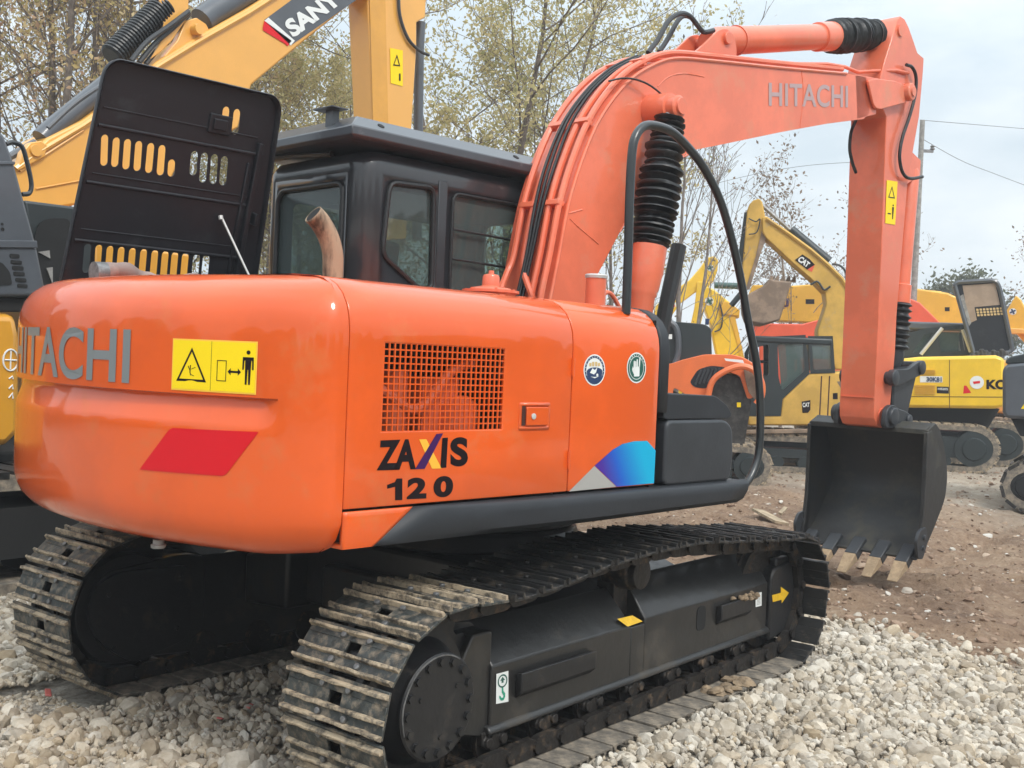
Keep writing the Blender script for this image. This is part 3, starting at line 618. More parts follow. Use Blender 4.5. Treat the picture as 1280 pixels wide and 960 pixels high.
# inner boxes: engine bay, tanks, deck
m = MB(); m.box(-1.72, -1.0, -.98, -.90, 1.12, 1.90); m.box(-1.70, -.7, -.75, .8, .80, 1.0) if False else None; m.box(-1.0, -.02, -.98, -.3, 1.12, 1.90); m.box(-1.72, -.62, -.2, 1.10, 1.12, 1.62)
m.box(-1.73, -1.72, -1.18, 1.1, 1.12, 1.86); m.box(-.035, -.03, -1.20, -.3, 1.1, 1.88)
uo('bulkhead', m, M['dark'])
m = MB(); m.box(-1.30, -1.12, -1.10, -1.0, 1.15, 1.60); m.lathe((-1.12, -1.08, 1.15), (0, 0, 1), [(0, .09), (.35, .09), (.38, .05)], 20); m.tube(smoothpath([(-1.5, -1.1, 1.55), (-1.35, -1.13, 1.48), (-1.2, -1.14, 1.62), (-1.05, -1.1, 1.66)]), .02)
m.lathe((-1.42, -1.08, 1.40), (0, 0, 1), [(0, .05), (.22, .05)], 16)
uo('fuel_filter', m, M['orange_sky_sheen'], door)
m = MB(); m.box(-1.5, -.75, -.15, .75, 1.6, 1.82); m.lathe((-1.4, .2, 1.78), (1, 0, 0), [(0, .11), (.5, .11)], 16); m.box(-1.70, -1.55, -.1, .85, 1.2, 1.90)
m.tube(smoothpath([(-1.6, .7, 1.85), (-1.3, .72, 1.93), (-1.0, .66, 1.88)]), .03); uo('engine', m, M['engine'], bevel=.015)
m = MB(); m.box(-1.70, -.80, -.79, -.18, 1.88, 1.926); m.box(-.80, .0, -.79, .2, 1.88, 1.930); uo('deck', m, M['orange'], bevel=.01)
m = MB(); m.box(-.30, .20, -.74, -.42, 1.12, 1.935); tk = uo('fuel_tank', m, M['orange_sky_sheen'], bevel=.03)
x, z = S(745.5, 345, -.6)
m = MB(); m.lathe((x, -.6, 1.90), (0, 0, 1), [(0, .052), (z-1.90-.012, .052)], 24); fp = uo('filler_neck', m, M['orange_sky_sheen'])
m = MB(); m.lathe((x, -.6, z-.012), (0, 0, 1), [(0, .056), (.014, .058), (.02, .054)], 24); uo('cap', m, M['silver'], fp)
x, z = S(613, 347, -.5)
m = MB(); m.lathe((x+.005, -.5, 1.985), (0, 0, 1), [(0, .135), (.012, .135), (.014, .10), (.022, .095), (.03, .055), (.034, .042), (.075, .040), (.085, .034), (.09, .014), (.105, .012)], 28)
bolts(m, [(x+.115*math.cos(a), -.5+.115*math.sin(a), 1.996) for a in np.arange(0, 6.2, 1.05)], (0, 0, 1), .007, .008, 6); uo('oil_tank_cap', m, M['orange_sky_sheen'])
# exhaust, intake hose
pts = [(-1.075, -.2, 1.90), (-1.078, -.2, 2.04), (-1.085, -.2, 2.12), (-1.11, -.195, 2.19), (-1.15, -.19, 2.245), (-1.185, -.185, 2.275)]
m = MB(); P = smoothpath(pts, 5); m.tube(P, [.046]*len(P), 20, cap=False); exo = uo('exhaust_pipe', m, M['pipe_rust'], solid=.004)
m = MB(); Pi = [p*1 for p in P]; m.tube(Pi, [.038]*len(P), 16); exi = uo('pipe_inside', m, M['dark'], exo); 
m = MB(); P = smoothpath([(-1.93, .25, 1.97), (-1.83, .26, 1.985), (-1.72, .28, 1.955), (-1.62, .27, 1.945), (-1.5, .26, 1.965), (-1.40, .25, 1.93)], 6); m.tube(P, [.035+.004*math.sin(i*1.1) for i in range(len(P))], 14)
hs = uo('intake_hose', m, M['intake']); m = MB(); m.lathe((-1.96, .25, 1.965), (1, .05, .05), [(0, .045), (.05, .045)], 16); uo('hose_clamp', m, M['steel'], hs)
# handrail
HP = [(x, -1.15, z) for x, z in [(-.186, 1.90), (-.19, 2.15), (-.197, 2.40), (-.195, 2.60), (-.175, 2.68), (-.119, 2.735), (-.034, 2.752), (.086, 2.746), (.213, 2.698), (.347, 2.623), (.491, 2.491), (.609, 2.311), (.705, 2.12), (.784, 1.928), (.875, 1.73), (.931, 1.526), (.945, 1.279), (.891, 1.150), (.80, 1.085), (.66, 1.08)]]
m = MB(); m.tube(smoothpath(HP, 5), .0205, 14); uo('handrail', m, M['rail'])

# engine hood, opened over its left edge ---------------------------------------
HA = np.array((-1.83, .93, 1.90)); HB = np.array((-.80, .93, 1.90)); HD = np.array((-1.785, .60, 2.955)); HC = np.array((-.875, .60, 2.955))
hq = quadmap(HA, HB, HC, HD)
# slots measured in the photo, mapped to the hood plane
hn = np.cross(HB-HA, HD-HA); hn /= np.linalg.norm(hn)
def H(px, py):
    d_ = rz(-PHI, ray(px, py)); t = np.dot(HA-CU, hn)/np.dot(d_, hn); p = CU+t*d_
    v = (p[2]-1.90)/(2.955-1.90); xl = HA[0]+(HD[0]-HA[0])*v; xr = HB[0]+(HC[0]-HB[0])*v; return ((p[0]-xl)/(xr-xl), v)
def slot(x0_, y0_, x1_, y1_, w=9.5):   # top and bottom centre px, width px
    ul, vt = H(x0_, y0_); ub, vb = H(x1_, y1_); wu = abs(H(x0_+w/2, y0_)[0]-H(x0_-w/2, y0_)[0])/2; wv = wu*.95
    out = [(ul+wu*math.cos(a), vt-wv+wv*math.sin(a)) for a in np.linspace(0, math.pi, 7)]+[(ub+wu*math.cos(a), vb+wv+wv*math.sin(a)) for a in np.linspace(math.pi, 2*math.pi, 7)]
    return out
holes = []
row2 = [(131.5, 168, 128.5, 207), (146, 171.5, 142, 208.5), (160, 173.5, 156, 211.5), (174, 176, 170, 213.5), (189, 178.5, 184.5, 216), (203, 181, 199, 219), (215, 199, 212.5, 220.5), (243.5, 188.5, 240, 219), (256, 190.5, 252, 228), (268.5, 192.5, 265, 230), (281, 195, 277, 231.5)]
for s_ in row2: holes.append(slot(*s_))
for s_ in [(283, 133, 279, 165), (296.5, 136, 292.5, 168)]: holes.append(slot(*s_, 9))
for px in (110, 124, 138, 152, 166, 180, 194, 207, 219, 232, 246, 258): 
    yt = 307+(px-138)*.095; holes.append(slot(px, yt, px-4, yt+36, 9))
# spare slots below the visible ones so the row runs on behind the counterweight
fl = flat(rrect(0, 1, 0, 1, .075, 6), holes, 0)
m = MB(); m.add([hq(p) for p in fl[0]], fl[1]); hood = uo('engine_hood', m, M['hood'], solid=.006, smooth=0)
rim = [hq(p) for p in rrect(0.0, 1.0, 0.0, 1.0, .078, 6)]
m = MB()
hnf = hn if np.dot(hn, CU-HA) > 0 else -hn
rows = [[np.array(p)+hnf*o+(np.array(hq((.5, .5)))-np.array(p))*i for p in rim] for o, i in ((-.003, 0.0), (.030, -.012), (.038, -.006), (.030, .012), (.004, .022))]
m.grid(rows, closed=True); uo('hood_rim', m, M['hood'], hood, smooth=60)
m = MB()
for (a, b, r) in (((.03, .725), (.95, .725), .009), ((.03, .485), (.93, .485), .009), ((.03, .235), (.90, .235), .009), ((.04, .80), (.9, .80), .004), ((.05, .525), (.9, .525), .004), ((.05, .285), (.9, .285), .004)):
    P0, P1 = np.array(hq(a))+hnf*.006, np.array(hq(b))+hnf*.006; m.tube([P0, P1], r, 8)
uo('pressed_rib', m, M['hood'], hood)
m = MB()
def onhood(u0_, u1_, v0_, v1_, h): 
    c = np.array(hq(((u0_+u1_)/2, (v0_+v1_)/2)))+hnf*h/2; m.obox(c, np.array(hq((1, .5)))-np.array(hq((0, .5))), np.array(hq((.5, 1)))-np.array(hq((.5, 0))), hnf, (u1_-u0_)*.47, (v1_-v0_)*.52, h/2)
onhood(.885, .915, .08, .80, .035); onhood(.845, .86, .05, .70, .02); onhood(.60, .73, .78, .87, .02); onhood(.62, .70, .80, .85, .03); onhood(.93, .95, .40, .46, .05)
uo('hood_bracket', m, M['hood'], hood, bevel=.005)
m = MB(); m.tube([(-1.08, .76, 2.33), (-.935, .62, 1.94)], .006, 8); m.lathe((-1.085, .765, 2.34), (.1, -.2, -1), [(0, .012), (.02, .012)], 8); uo('gas_strut', m, M['silver'], hood)

# cab -------------------------------------------------------------------------
cab = None
CX0, CX1, CY0, CY1, CZ = -.60, 1.00, .25, 1.15, 2.60; rc = .12
m = MB()
fl = flat(rrect(CY0+rc, CY1-rc, 1.12, CZ, .002, 1), [rpoly([(.405, 1.96), (1.0, 1.96), (1.0, 2.50), (.96, 2.545), (.405, 2.545)], .05)], 0)
m.add([(CX0, p[0], p[1]) for p in fl[0]], fl[1])
w1o = [S(*p, CY0) for p in ((487, 228), (542, 235), (539, 361), (523, 361), (477, 318))]; w2o = [(.015, 1.95), (.015, 2.565), (.88, 2.565), (.95, 1.95)]
fl = flat([(CX0+rc, 1.12), (CX1-rc, 1.12), (CX1-rc, CZ), (CX0+rc, CZ)], [rpoly(w1o, .05), rpoly(w2o, .05)], 0)
m.add([(p[0], CY0, p[1]) for p in fl[0]], fl[1])
fl = flat([(CX0+rc, 1.12), (CX1-rc, 1.12), (CX1-rc, CZ), (CX0+rc, CZ)], [rrect(-.42, .08, 1.9, 2.52, .05), rrect(.16, .82, 1.5, 2.52, .05)], 0)
m.add([(p[0], CY1, p[1]) for p in fl[0]], fl[1])
fl = flat([(CY0+rc, 1.12), (CY1-rc, 1.12), (CY1-rc, CZ), (CY0+rc, CZ)], [rrect(CY0+.14, CY1-.14, 1.3, 2.54, .05)], 0)
m.add([(CX1, p[0], p[1]) for p in fl[0]], fl[1])
for cx, cy, a0 in ((CX0+rc, CY0+rc, 180), (CX1-rc, CY0+rc, 270), (CX1-rc, CY1-rc, 0), (CX0+rc, CY1-rc, 90)):
    m.grid([[(cx+rc*math.cos(rad(a0+90*k/8)), cy+rc*math.sin(rad(a0+90*k/8)), z) for k in range(9)] for z in (1.12, CZ)])
base = rrect(CX0, CX1, CY0, CY1, rc, 8); cc = np.array(((CX0+CX1)/2, (CY0+CY1)/2)); rows = []
for ins, z in ((0, CZ), (.0, 2.64), (.012, 2.67), (.04, 2.70), (.09, 2.715), (.16, 2.72)):
    rows.append([(*(np.array(p)+(cc-np.array(p))/np.linalg.norm(cc-np.array(p))*ins), z) for p in base])
m.grid(rows, closed=True); m.add(rows[-1], [tuple(range(len(base)))])
cab = uo('cab', m, M['cabpaint'], smooth=40, solid=.03, weld=True)
m = MB(); m.box(CX0+.05, CX1-.05, CY0+.05, CY1-.05, 1.12, 1.2); m.box(-.25, .05, .48, .95, 1.2, 1.62); m.obox((-.22, .71, 1.95), (1, 0, -.1), (0, 1, 0), (.1, 0, 1), .06, .22, .35); m.obox((-.27, .71, 2.36), (1, 0, 0), (0, 1, 0), (0, 0, 1), .05, .13, .08)
uo('seat', m, M['dark'], cab, bevel=.03)
def frame_tube(pts, r, mt, nm='window_seal'):
    m = MB(); P = pts+[pts[0], pts[1]]; m.tube(P, r, 8, cap=False); return uo(nm, m, M[mt], cab)
wr = rpoly([(.405, 1.96), (1.0, 1.96), (1.0, 2.50), (.96, 2.545), (.405, 2.545)], .05)
frame_tube([(CX0-.002, p[0], p[1]) for p in wr], .013, 'rubber')
frame_tube([(p[0], CY0-.002, p[1]) for p in rpoly(w1o, .05)], .014, 'rubber'); frame_tube([(p[0], CY0-.002, p[1]) for p in rpoly(w2o, .05)], .010, 'rubber')
for nm, mb in (('rear_window', MB().box(CX0+.012, CX0+.017, .40, 1.005, 1.955, 2.55)),):
    uo(nm, mb, M['glass'], cab, smooth=0)
m = MB(); m.prism(rpoly(w1o, .05), CY0+.014, CY0+.019); uo('side_window', m, M['glass'], cab, smooth=0)
m = MB(); m.prism(rpoly(w2o, .05), CY0+.014, CY0+.019); uo('side_window', m, M['glass_clear'], cab, smooth=0)
m = MB(); m.box(-.44, .84, CY1-.018, CY1-.013, 1.5, 2.54); uo('door_window', m, M['glass_clear'], cab, smooth=0)
m = MB(); m.box(CX1-.018, CX1-.013, CY0+.13, CY1-.13, 1.29, 2.55); uo('windscreen', m, M['glass_clear'], cab, smooth=0)
m = MB(); m.box(CX0+.09, CX1-.09, CY0+.09, CY1-.09, 2.54, 2.60); uo('headliner', m, M['dark'], cab)
m = MB(); 
for z in (2.20, 2.36): m.tube([(.02, CY0-.012, z+.01), (.90, CY0-.012, z-.01)], .007, 8)
uo('guard_bar', m, M['rail'], cab)
# pressed pillar between the windows
m = MB(); m.prism([(CY0, -.115+.0), (CY0-.008, -.095), (CY0-.008, -.025), (CY0, -.005)], 1.95, CZ+.02, 'z') if False else m.box(-.09, -.03, CY0-.008, CY0, 1.95, CZ+.02); uo('pillar', m, M['cabpaint'], cab, bevel=.006)
# roof guard: folded plate with sloping rim
RXa, RXb, RYa, RYb = -.735, 1.05, .165, 1.22
def ring(ins, z, tilt=0): return [(x, y, z+tilt*(x-RXa)) for x, y in ((RXa+ins, RYa+ins), (RXb-ins, RYa+ins), (RXb-ins, RYb-ins), (RXa+ins, RYb-ins))]
rows = [ring(.02, 2.735), ring(0, 2.745), ring(0, 2.79), ring(.10, 2.862), ring(.25, 2.868)]
m = MB(); m.grid(rows, closed=True); m.add(rows[0], [(0, 1, 2, 3)]); m.add(rows[-1], [(0, 1, 2, 3)]); rg = uo('roof_guard', m, M['roof'], cab, bevel=.006, smooth=20)
for x in (-.52, .45):
    m = MB(); m.lathe((x, RYa+.05, 2.826), (0, -.6, .8), [(0, .019), (.003, .019)], 14); uo('roof_hole', m, M['dark'], rg)
m = MB(); m.box(-.70, -.66, .38, .44, 2.80, 2.90); m.box(-.74, -.64, .33, .50, 2.90, 2.905); uo('lamp_bracket', m, M['roof'], rg)
m = MB(); m.tube([(CX0-.01, .5, 2.70), (CX0-.05, .8, 2.715), (CX0-.05, 1.15, 2.72)], .018, 8); uo('roof_stay', m, M['black'], cab)

# boom ------------------------------------------------------------------------
BT = [(.20, 1.55), (.27, 1.75), (.344, 1.985), (.403, 2.247), (.462, 2.53), (.545, 2.763), (.663, 2.998), (.81, 3.186), (.965, 3.327), (1.108, 3.417), (1.271, 3.496), (1.444, 3.544), (1.70, 3.588), (1.979, 3.634), (2.431, 3.707), (2.95, 3.795), (3.42, 3.875)]
BB = [(3.20, 3.471), (2.559, 3.294), (1.941, 3.114), (1.593, 3.015), (1.434, 2.936), (1.283, 2.831), (1.068, 2.627), (.966, 2.508), (.74, 2.181), (.60, 1.90), (.44, 1.55)]
tip = [(3.72, 3.915), (3.78, 3.88), (3.80, 3.66), (3.72, 3.60)]
m = MB(); hw = .185
for y in (-hw, hw): 
    s = -1 if y < 0 else 1; m.prism(BT+tip+BB, y-s*.012, y)
# top and bottom plates
tp = BT+tip[:1]; m.grid([[(x, yy, z) for x, z in tp] for yy in (-hw+.01, hw-.01)]); bp_ = BB+[]; m.grid([[(x, yy, z) for x, z in [tip[2], tip[3]]+bp_] for yy in (-hw+.01, hw-.01)])
# slim flange along the upper edge
for y in (-hw, hw):
    s = -1 if y < 0 else 1
    fl = smoothpath([(x, y+s*.004, z-.002) for x, z in BT[2:]], 3); m.tube(fl, .011, 6)
boom = uo('boom', m, M['orange_sky_sheen'], smooth=28)
def boomside(px, py, off=.003): x, z = S(px, py, -hw-off); return (x, -hw-off, z)
d = MB(); mapped(d, text('HITACHI', .02, 1.05), quadmap(boomside(961, 132.5), boomside(1060, 134.5), boomside(1060, 107), boomside(961, 103))); uo('lettering', d, M['letter_pale'], boom, smooth=0)
for wl in (((712, 273), (722, 283), (748, 305)), ((706, 268), (728, 262)), ((1002, 88), (1004, 120), (1000, 160)), ((822, 108), (836, 96), (856, 92), (880, 96)), ((775, 290), (790, 262), (810, 236), (835, 208), (866, 190))):
    m = MB(); rw = random.Random(len(wl)); P = smoothpath([boomside(a, b, .0) for a, b in wl], 10); m.tube(P, [.0045*(1+rw.uniform(-.3, .3)) for _ in P], 5); uo('weld_bead', m, M['orange_sky_sheen'], boom)
# tip fork and pin
m = MB(); fk = [S(*p, -.215) for p in ((1085, 100), (1096, 98), (1120, 101), (1136, 109), (1139, 120), (1134, 128), (1100, 137), (1093, 134))]
for y in (-.215, .195): m.prism(rpoly(fk, .04), y, y+.022)
m.prism([S(*p, -.19) for p in ((1070, 93), (1088, 96), (1100, 98), (1096, 143), (1072, 149))], -.185, .185)
m.lathe((4.36, -.255, 3.925), (0, 1, 0), [(0, .055), (.004, .068), (.04, .07), (.47, .07), (.506, .068), (.51, .055)], 22); uo('boom_tip', m, M['orange_sky_sheen'], boom, bevel=.006)
m = MB(); m.lathe((4.36, -.268, 3.925), (0, 1, 0), [(0, .036), (.014, .038)], 18); uo('pin', m, M['orange_sky_sheen'], boom)
# pipes and hoses along the back of the boom
def along(off, y, a=2, b=14, extra=()):
    P = []
    for i in range(a, b):
        p = np.array(BT[i]); t = np.array(BT[min(i+1, len(BT)-1)])-np.array(BT[max(i-1, 0)]); t = t/np.linalg.norm(t); n = np.array([-t[1], t[0]]); q = p+n*off; P.append((q[0], y, q[1]))
    return list(extra)+P
for y, off, a, b, exr in ((-.155, .035, 2, 17, [(.335, -.17, 1.93)]), (-.085, .035, 2, 17, [(.33, -.10, 1.93)]), (.035, .035, 3, 15, [(.36, -.10, 1.93), (.31, -.08, 2.05), (.34, -.0, 2.15)]), (.115, .04, 3, 13, [(.25, .02, 1.93), (.22, .06, 2.03), (.31, .11, 2.15)])):
    m = MB(); m.tube(smoothpath(along(off, y, a, b, exr), 4), .0185, 8); uo('oil_pipe', m, M['orange_sky_sheen'], boom)
for k, y in enumerate((-.03, -.008, .010)):
    m = MB(); m.tube(smoothpath([(x+.0, yy+.01*math.sin(i*1.3+k), z) for i, (x, yy, z) in enumerate(along(.038+.008*k, y, 2, 11, [(.30, y, 1.93)]))], 4), .0095, 7); uo('hose', m, M['rubber'], boom)
for i in (4, 6, 9):
    p = along(.035, 0, i, i+1)[0]; t = np.array(BT[i+1])-np.array(BT[i-1]); 
    for yy, w_ in ((-.12, .050), (.075, .055)):
        m = MB(); m.obox((p[0], yy, p[2]), (t[0], 0, t[1]), (0, 1, 0), (-t[1], 0, t[0]), .016, w_, .024); uo('pipe_clamp', m, M['orange_sky_sheen'], boom, bevel=.004)
# hose loops at the arm cylinder
for k in range(2):
    y = -.06+.1*k; A_ = S(806+k*12, 69-k*1, y); 
    pp = [(810+k*14, 66-k*1), (822+k*13, 50-k*2), (836+k*10, 26+k*2), (850+k*4, 17+k*3), (862+k*2, 20+k*2), (872, 32), (880, 40), (892, 38)]
    m = MB(); m.tube(smoothpath([(S(a, b, y)[0], y, S(a, b, y)[1]) for a, b in pp], 5), .016, 9); uo('hose', m, M['hose'], boom)
m = MB(); pp = [(768, 100), (782, 97), (798, 99), (815, 108), (834, 126)]; m.tube(smoothpath([(S(a, b, -.24)[0], -.2-.05*i/4, S(a, b, -.24)[1]) for i, (a, b) in enumerate(pp)], 5), .006, 7); uo('hose', m, M['rubber'], boom)
m = MB(); pp = [(1070, 150), (1064, 165), (1062, 185), (1065, 202), (1070, 216)]; m.tube(smoothpath([(S(a, b, .02)[0], .02, S(a, b, .02)[1]) for a, b in pp], 5), .013, 7); uo('hose', m, M['rubber'], boom)
# clevis for the arm cylinder
m = MB(); lug = [S(*p, -.12) for p in ((858, 74), (877, 58), (899, 37), (908, 35), (917, 42), (921, 58), (921, 80))]
for y in (-.12, .10): m.prism(rpoly(lug, .03), y, y+.02)
m.lathe((1.98, -.14, 3.80), (0, 1, 0), [(0, .04), (.28, .04)], 18); uo('cylinder_clevis', m, M['orange_sky_sheen'], boom, bevel=.005)
# boss of the boom cylinders
PB = S(850, 130, -.38)
m = MB(); m.lathe((PB[0]-.02, -.40, PB[1]-.02), (0, 1, 0), [(0, .052), (.01, .066), (.06, .066), (.065, .085), (.2, .095), (.60, .095), (.735, .085), (.74, .066), (.79, .066), (.80, .052)], 24)
m.lathe((PB[0]-.02, -.415, PB[1]-.02), (0, 1, 0), [(0, .045), (.015, .047)], 20); uo('cylinder_boss', m, M['orange_sky_sheen'], boom, smooth=40)
# boom cylinders
def boot(name, A_, B_, r0_, r1_, n, parent, mt='rubber', jit=.0):
    A_, B_ = np.array(A_, float), np.array(B_, float); L_ = np.linalg.norm(B_-A_); prof = []; rr = random.Random(5)
    for i in range(n):
        R_ = r0_+(r1_-r0_)*i/n; d0 = L_*i/n; j = 1+rr.uniform(-jit, jit); prof += [(d0, R_*.74), (d0+L_/n*.25, R_*.85*j), (d0+L_/n*.5, R_*j), (d0+L_/n*.60, R_*j*.99), (d0+L_/n*.85, R_*.76*j)]
    m = MB(); pr_b = [(max(0, d_+rr.uniform(-.006, .006)), q_) for d_, q_ in prof]; m.lathe(A_, B_-A_, pr_b+[(L_, r1_*.6)], 22); wob = [rr.uniform(-1, 1) for _ in range(len(m.v))]; m.v = [tuple(np.array(v_)+np.array((wob[i_], wob[-i_], wob[i_//2]))*.0022) for i_, v_ in enumerate(m.v)]; return uo(name, m, M[mt], parent, smooth=70)
for y in (-.335, .335):
    A_ = np.array((.80, y, 1.20)); B_ = np.array((PB[0]-.02, y, PB[1]-.02)); dr = (B_-A_)/np.linalg.norm(B_-A_)
    m = MB(); m.lathe(A_, dr, [(0, .06), (.04, .075), (.05, .075), (.88, .075), (.89, .082), (.91, .082), (.93, .090), (1.00, .096), (1.02, .10), (1.17, .10), (1.175, .08)], 28)
    bc = uo('boom_cylinder', m, M['orange_sky_sheen'], smooth=40); m = MB(); m.lathe(A_+dr*1.15, dr, [(0, .04), (.8, .04)], 16); m.lathe(B_-dr*.09, dr, [(0, .045), (.05, .05)], 16); uo('rod', m, M['silver'], bc)
    boot('boot', A_+dr*1.165, A_+dr*(1.165+.20), .112, .124, 6, bc, jit=.06); boot('boot', A_+dr*1.36, B_-dr*.22, .130, .108, 9, bc, jit=.09); boot('boot', B_-dr*.225, B_-dr*.055, .092, .080, 5, bc, jit=.18)
    m = MB(); m.lathe(A_+dr*1.172, dr, [(0, .095), (.018, .10), (.02, .06)], 22); uo('clamp_ring', m, M['silver'], bc)
# small feed pipe beside the cylinder foot
m = MB(); m.tube(smoothpath([(.45, -.40, 1.95), (.55, -.42, 2.06), (.66, -.42, 1.98), (.70, -.42, 1.90)]), .012, 8); uo('oil_pipe', m, M['orange_sky_sheen'])
# far mirror / front hose seen beyond the cylinder
m = MB(); m.tube(smoothpath([(.92, .10, 1.09), (1.25, .08, 1.18), (1.52, .05, 1.38), (1.62, .05, 1.7), (1.68, .05, 2.0), (1.76, .05, 2.3), (1.80, .05, 2.46)]), [.05]*31 if False else .05, 10); uo('front_hose_bundle', m, M['rubber'])
# arm cylinder
A_ = np.array((1.98, 0, 3.80)); B_ = np.array((4.30, 0, 4.405)); dr = (B_-A_)/np.linalg.norm(B_-A_)
m = MB(); m.lathe(A_-dr*.05, dr, [(0, .07), (.1, .085), (.12, .092), (1.42, .092), (1.425, .105), (1.62, .108), (1.63, .09)], 28); m.lathe(A_+dr*.28, dr, [(0, .10), (.02, .10)], 24); ac = uo('arm_cylinder', m, M['orange_sky_sheen'], smooth=40)
boot('boot', A_+dr*1.57, A_+dr*2.27, .125, .118, 15, ac, jit=.10)
m = MB(); m.lathe(A_+dr*1.5, dr, [(0, .045), (.85, .045)], 16); uo('rod', m, M['silver'], ac)
m = MB(); m.tube([(2.30, -.1, 3.73), (2.75, -.1, 3.81), (3.3, -.1, 3.93), (3.55, -.1, 3.965), (3.75, -.1, 3.97), (4.0, -.12, 4.03), (4.25, -.16, 4.08), (4.44, -.17, 4.10)], .014, 8); uo('oil_pipe', m, M['orange_sky_sheen'], boom)

# arm --------------------------------------------------------------------------
AP = [(4.148, 3.70), (4.18, 2.6), (4.19, 1.864), (4.19, 1.42), (4.20, 1.34), (4.25, 1.28), (4.33, 1.262), (4.41, 1.29), (4.455, 1.36), (4.463, 1.45), (4.50, 1.875), (4.495, 2.178), (4.573, 3.27), (4.717, 3.806), (4.748, 4.178), (4.75, 4.289), (4.63, 4.307), (4.548, 4.385), (4.452, 4.47), (4.376, 4.515), (4.30, 4.52), (4.242, 4.469), (4.16, 4.28), (4.08, 4.12), (4.02, 3.98), (4.02, 3.80)]
m = MB(); m.prism(AP, -.150, .150); arm = uo('arm', m, M['orange_sky_sheen'], bevel=.006)
m = MB(); m.lathe((4.33, -.158, 1.355), (0, 1, 0), [(0, .07), (.316, .07)], 24); m.lathe((4.30, -.165, 4.405), (0, 1, 0), [(0, .045), (.33, .045)], 20); m.box(4.18, 4.19, -.14, .14, 1.50, 1.506); uo('pin_boss', m, M['orange_sky_sheen'], arm)
def armside(px, py, off=.004): x, z = S(px, py, -.15-off); return (x, -.15-off, z)
q = quadmap(armside(1106.5, 279), armside(1119, 281), armside(1122, 227), armside(1108.5, 225)); d = MB(); mapped(d, flat([(0, 0), (1, 0), (1, 1), (0, 1)]), q); d.use(1)
ql = lambda p: tuple(np.array(q(p))+np.array((0, -.0012, 0)))
mapped(d, flat([(.18, .60), (.82, .60), (.5, .88)], [[(.28, .625), (.72, .625), (.5, .825)]]), ql)
mapped(d, flat([(.66, .12), (.74, .12), (.78, .40), (.60, .40)]), ql); mapped(d, flat([(.2, .22), (.5, .22), (.5, .25), (.2, .25)]), ql); mapped(d, flat([(.69+.07*math.cos(a), .44+.02*math.sin(a)) for a in np.linspace(0, 6.28, 9)[:-1]]), ql)
uo('warning_decal', d, [M['yellow_decal'], M['letter_black']], arm, smooth=0)
m = MB(); pp = [(1133, 81), (1140, 84), (1145, 96), (1144, 118), (1137, 145), (1128, 172), (1124.5, 195), (1128, 215), (1137, 223), (1153, 221)]
m.tube(smoothpath([(S(a, b, -.19)[0], -.19, S(a, b, -.19)[1]) for a, b in pp], 5), .0135, 9); uo('hose', m, M['rubber'], arm)
# bucket cylinder in front of the arm
A_ = np.array((4.93, 0, 3.45)); B_ = np.array((4.80, 0, 1.74)); dr = (B_-A_)/np.linalg.norm(B_-A_)
m = MB(); m.lathe(A_, dr, [(0, .05), (.05, .075), (1.0, .075), (1.01, .088), (1.16, .088), (1.17, .07)], 24); m.prism([(4.6, 3.6), (4.98, 3.5), (4.98, 3.38), (4.6, 3.2)], -.06, .06); kc = uo('bucket_cylinder', m, M['orange_sky_sheen'], smooth=40)
boot('boot', A_+dr*1.15, A_+dr*1.56, .105, .11, 8, kc, jit=.04); m = MB(); m.lathe(B_-dr*.2, dr, [(0, .07), (.12, .075), (.22, .05)], 18); uo('rod_end', m, M['charcoal'], kc)
m = MB(); m.box(4.45, 4.62, -.09, .09, 2.25, 2.32)
# side links
m = MB()
for y in (-.215, .175):
    m.prism(rpoly([(4.30, 1.62), (4.42, 1.60), (4.60, 1.64), (4.86, 1.70), (4.90, 1.76), (4.84, 1.82), (4.62, 1.74), (4.34, 1.73)], .04), y, y+.04)
m.lathe((4.37, -.235, 1.665), (0, 1, 0), [(0, .045), (.005, .062), (.055, .062), (.055, .05), (.415, .05), (.415, .062), (.465, .062), (.47, .045)], 20)
m.lathe((4.85, -.235, 1.76), (0, 1, 0), [(0, .045), (.005, .058), (.055, .058), (.055, .05), (.415, .05), (.415, .058), (.465, .058), (.47, .045)], 20)
uo('side_link', m, M['charcoal'], bevel=.004)
m = MB(); m.prism(rpoly([(4.50, 1.66), (4.90, 1.80), (4.92, 1.70), (4.76, 1.30), (4.68, 1.25), (4.56, 1.27), (4.52, 1.34)], .05), -.15, .15); uo('bucket_link', m, M['charcoal'], bevel=.02)

# bucket ------------------------------------------------------------------------
W = .50
BK = [(4.375, 1.262), (4.50, 1.325), (4.60, 1.255), (4.71, 1.085), (4.765, .92), (4.765, .80), (4.73, .69), (4.61, .54), (4.47, .385), (4.33, .285), (4.28, .262)]
BKs = [(p[0], p[2]) for p in smoothpath([(x, 0, z) for x, z in BK[1:]], 4)]
bm = MB(); inner = [(4.385, 1.245)]+BKs
cen = np.array((4.42, .80))
o_ = [np.array(p) for p in [BK[0]]+BKs]; th = []
for i, p in enumerate(o_):
    t = o_[min(i+1, len(o_)-1)]-o_[max(i-1, 0)]; t /= np.linalg.norm(t); n = np.array((t[1], -t[0])); n = n if np.dot(n, cen-p) > 0 else -n; th.append(p+n*.02)
poly = [tuple(p) for p in o_]+[tuple(p) for p in th[::-1]]
bm.prism(poly, -W+.004, W-.004)
side = [(4.365, 1.268)]+BKs+[(4.30, .30), (4.345, .42), (4.37, .70), (4.37, 1.0)]
for y in (-W-.012, W-.012): bm.prism(side, y, y+.024)
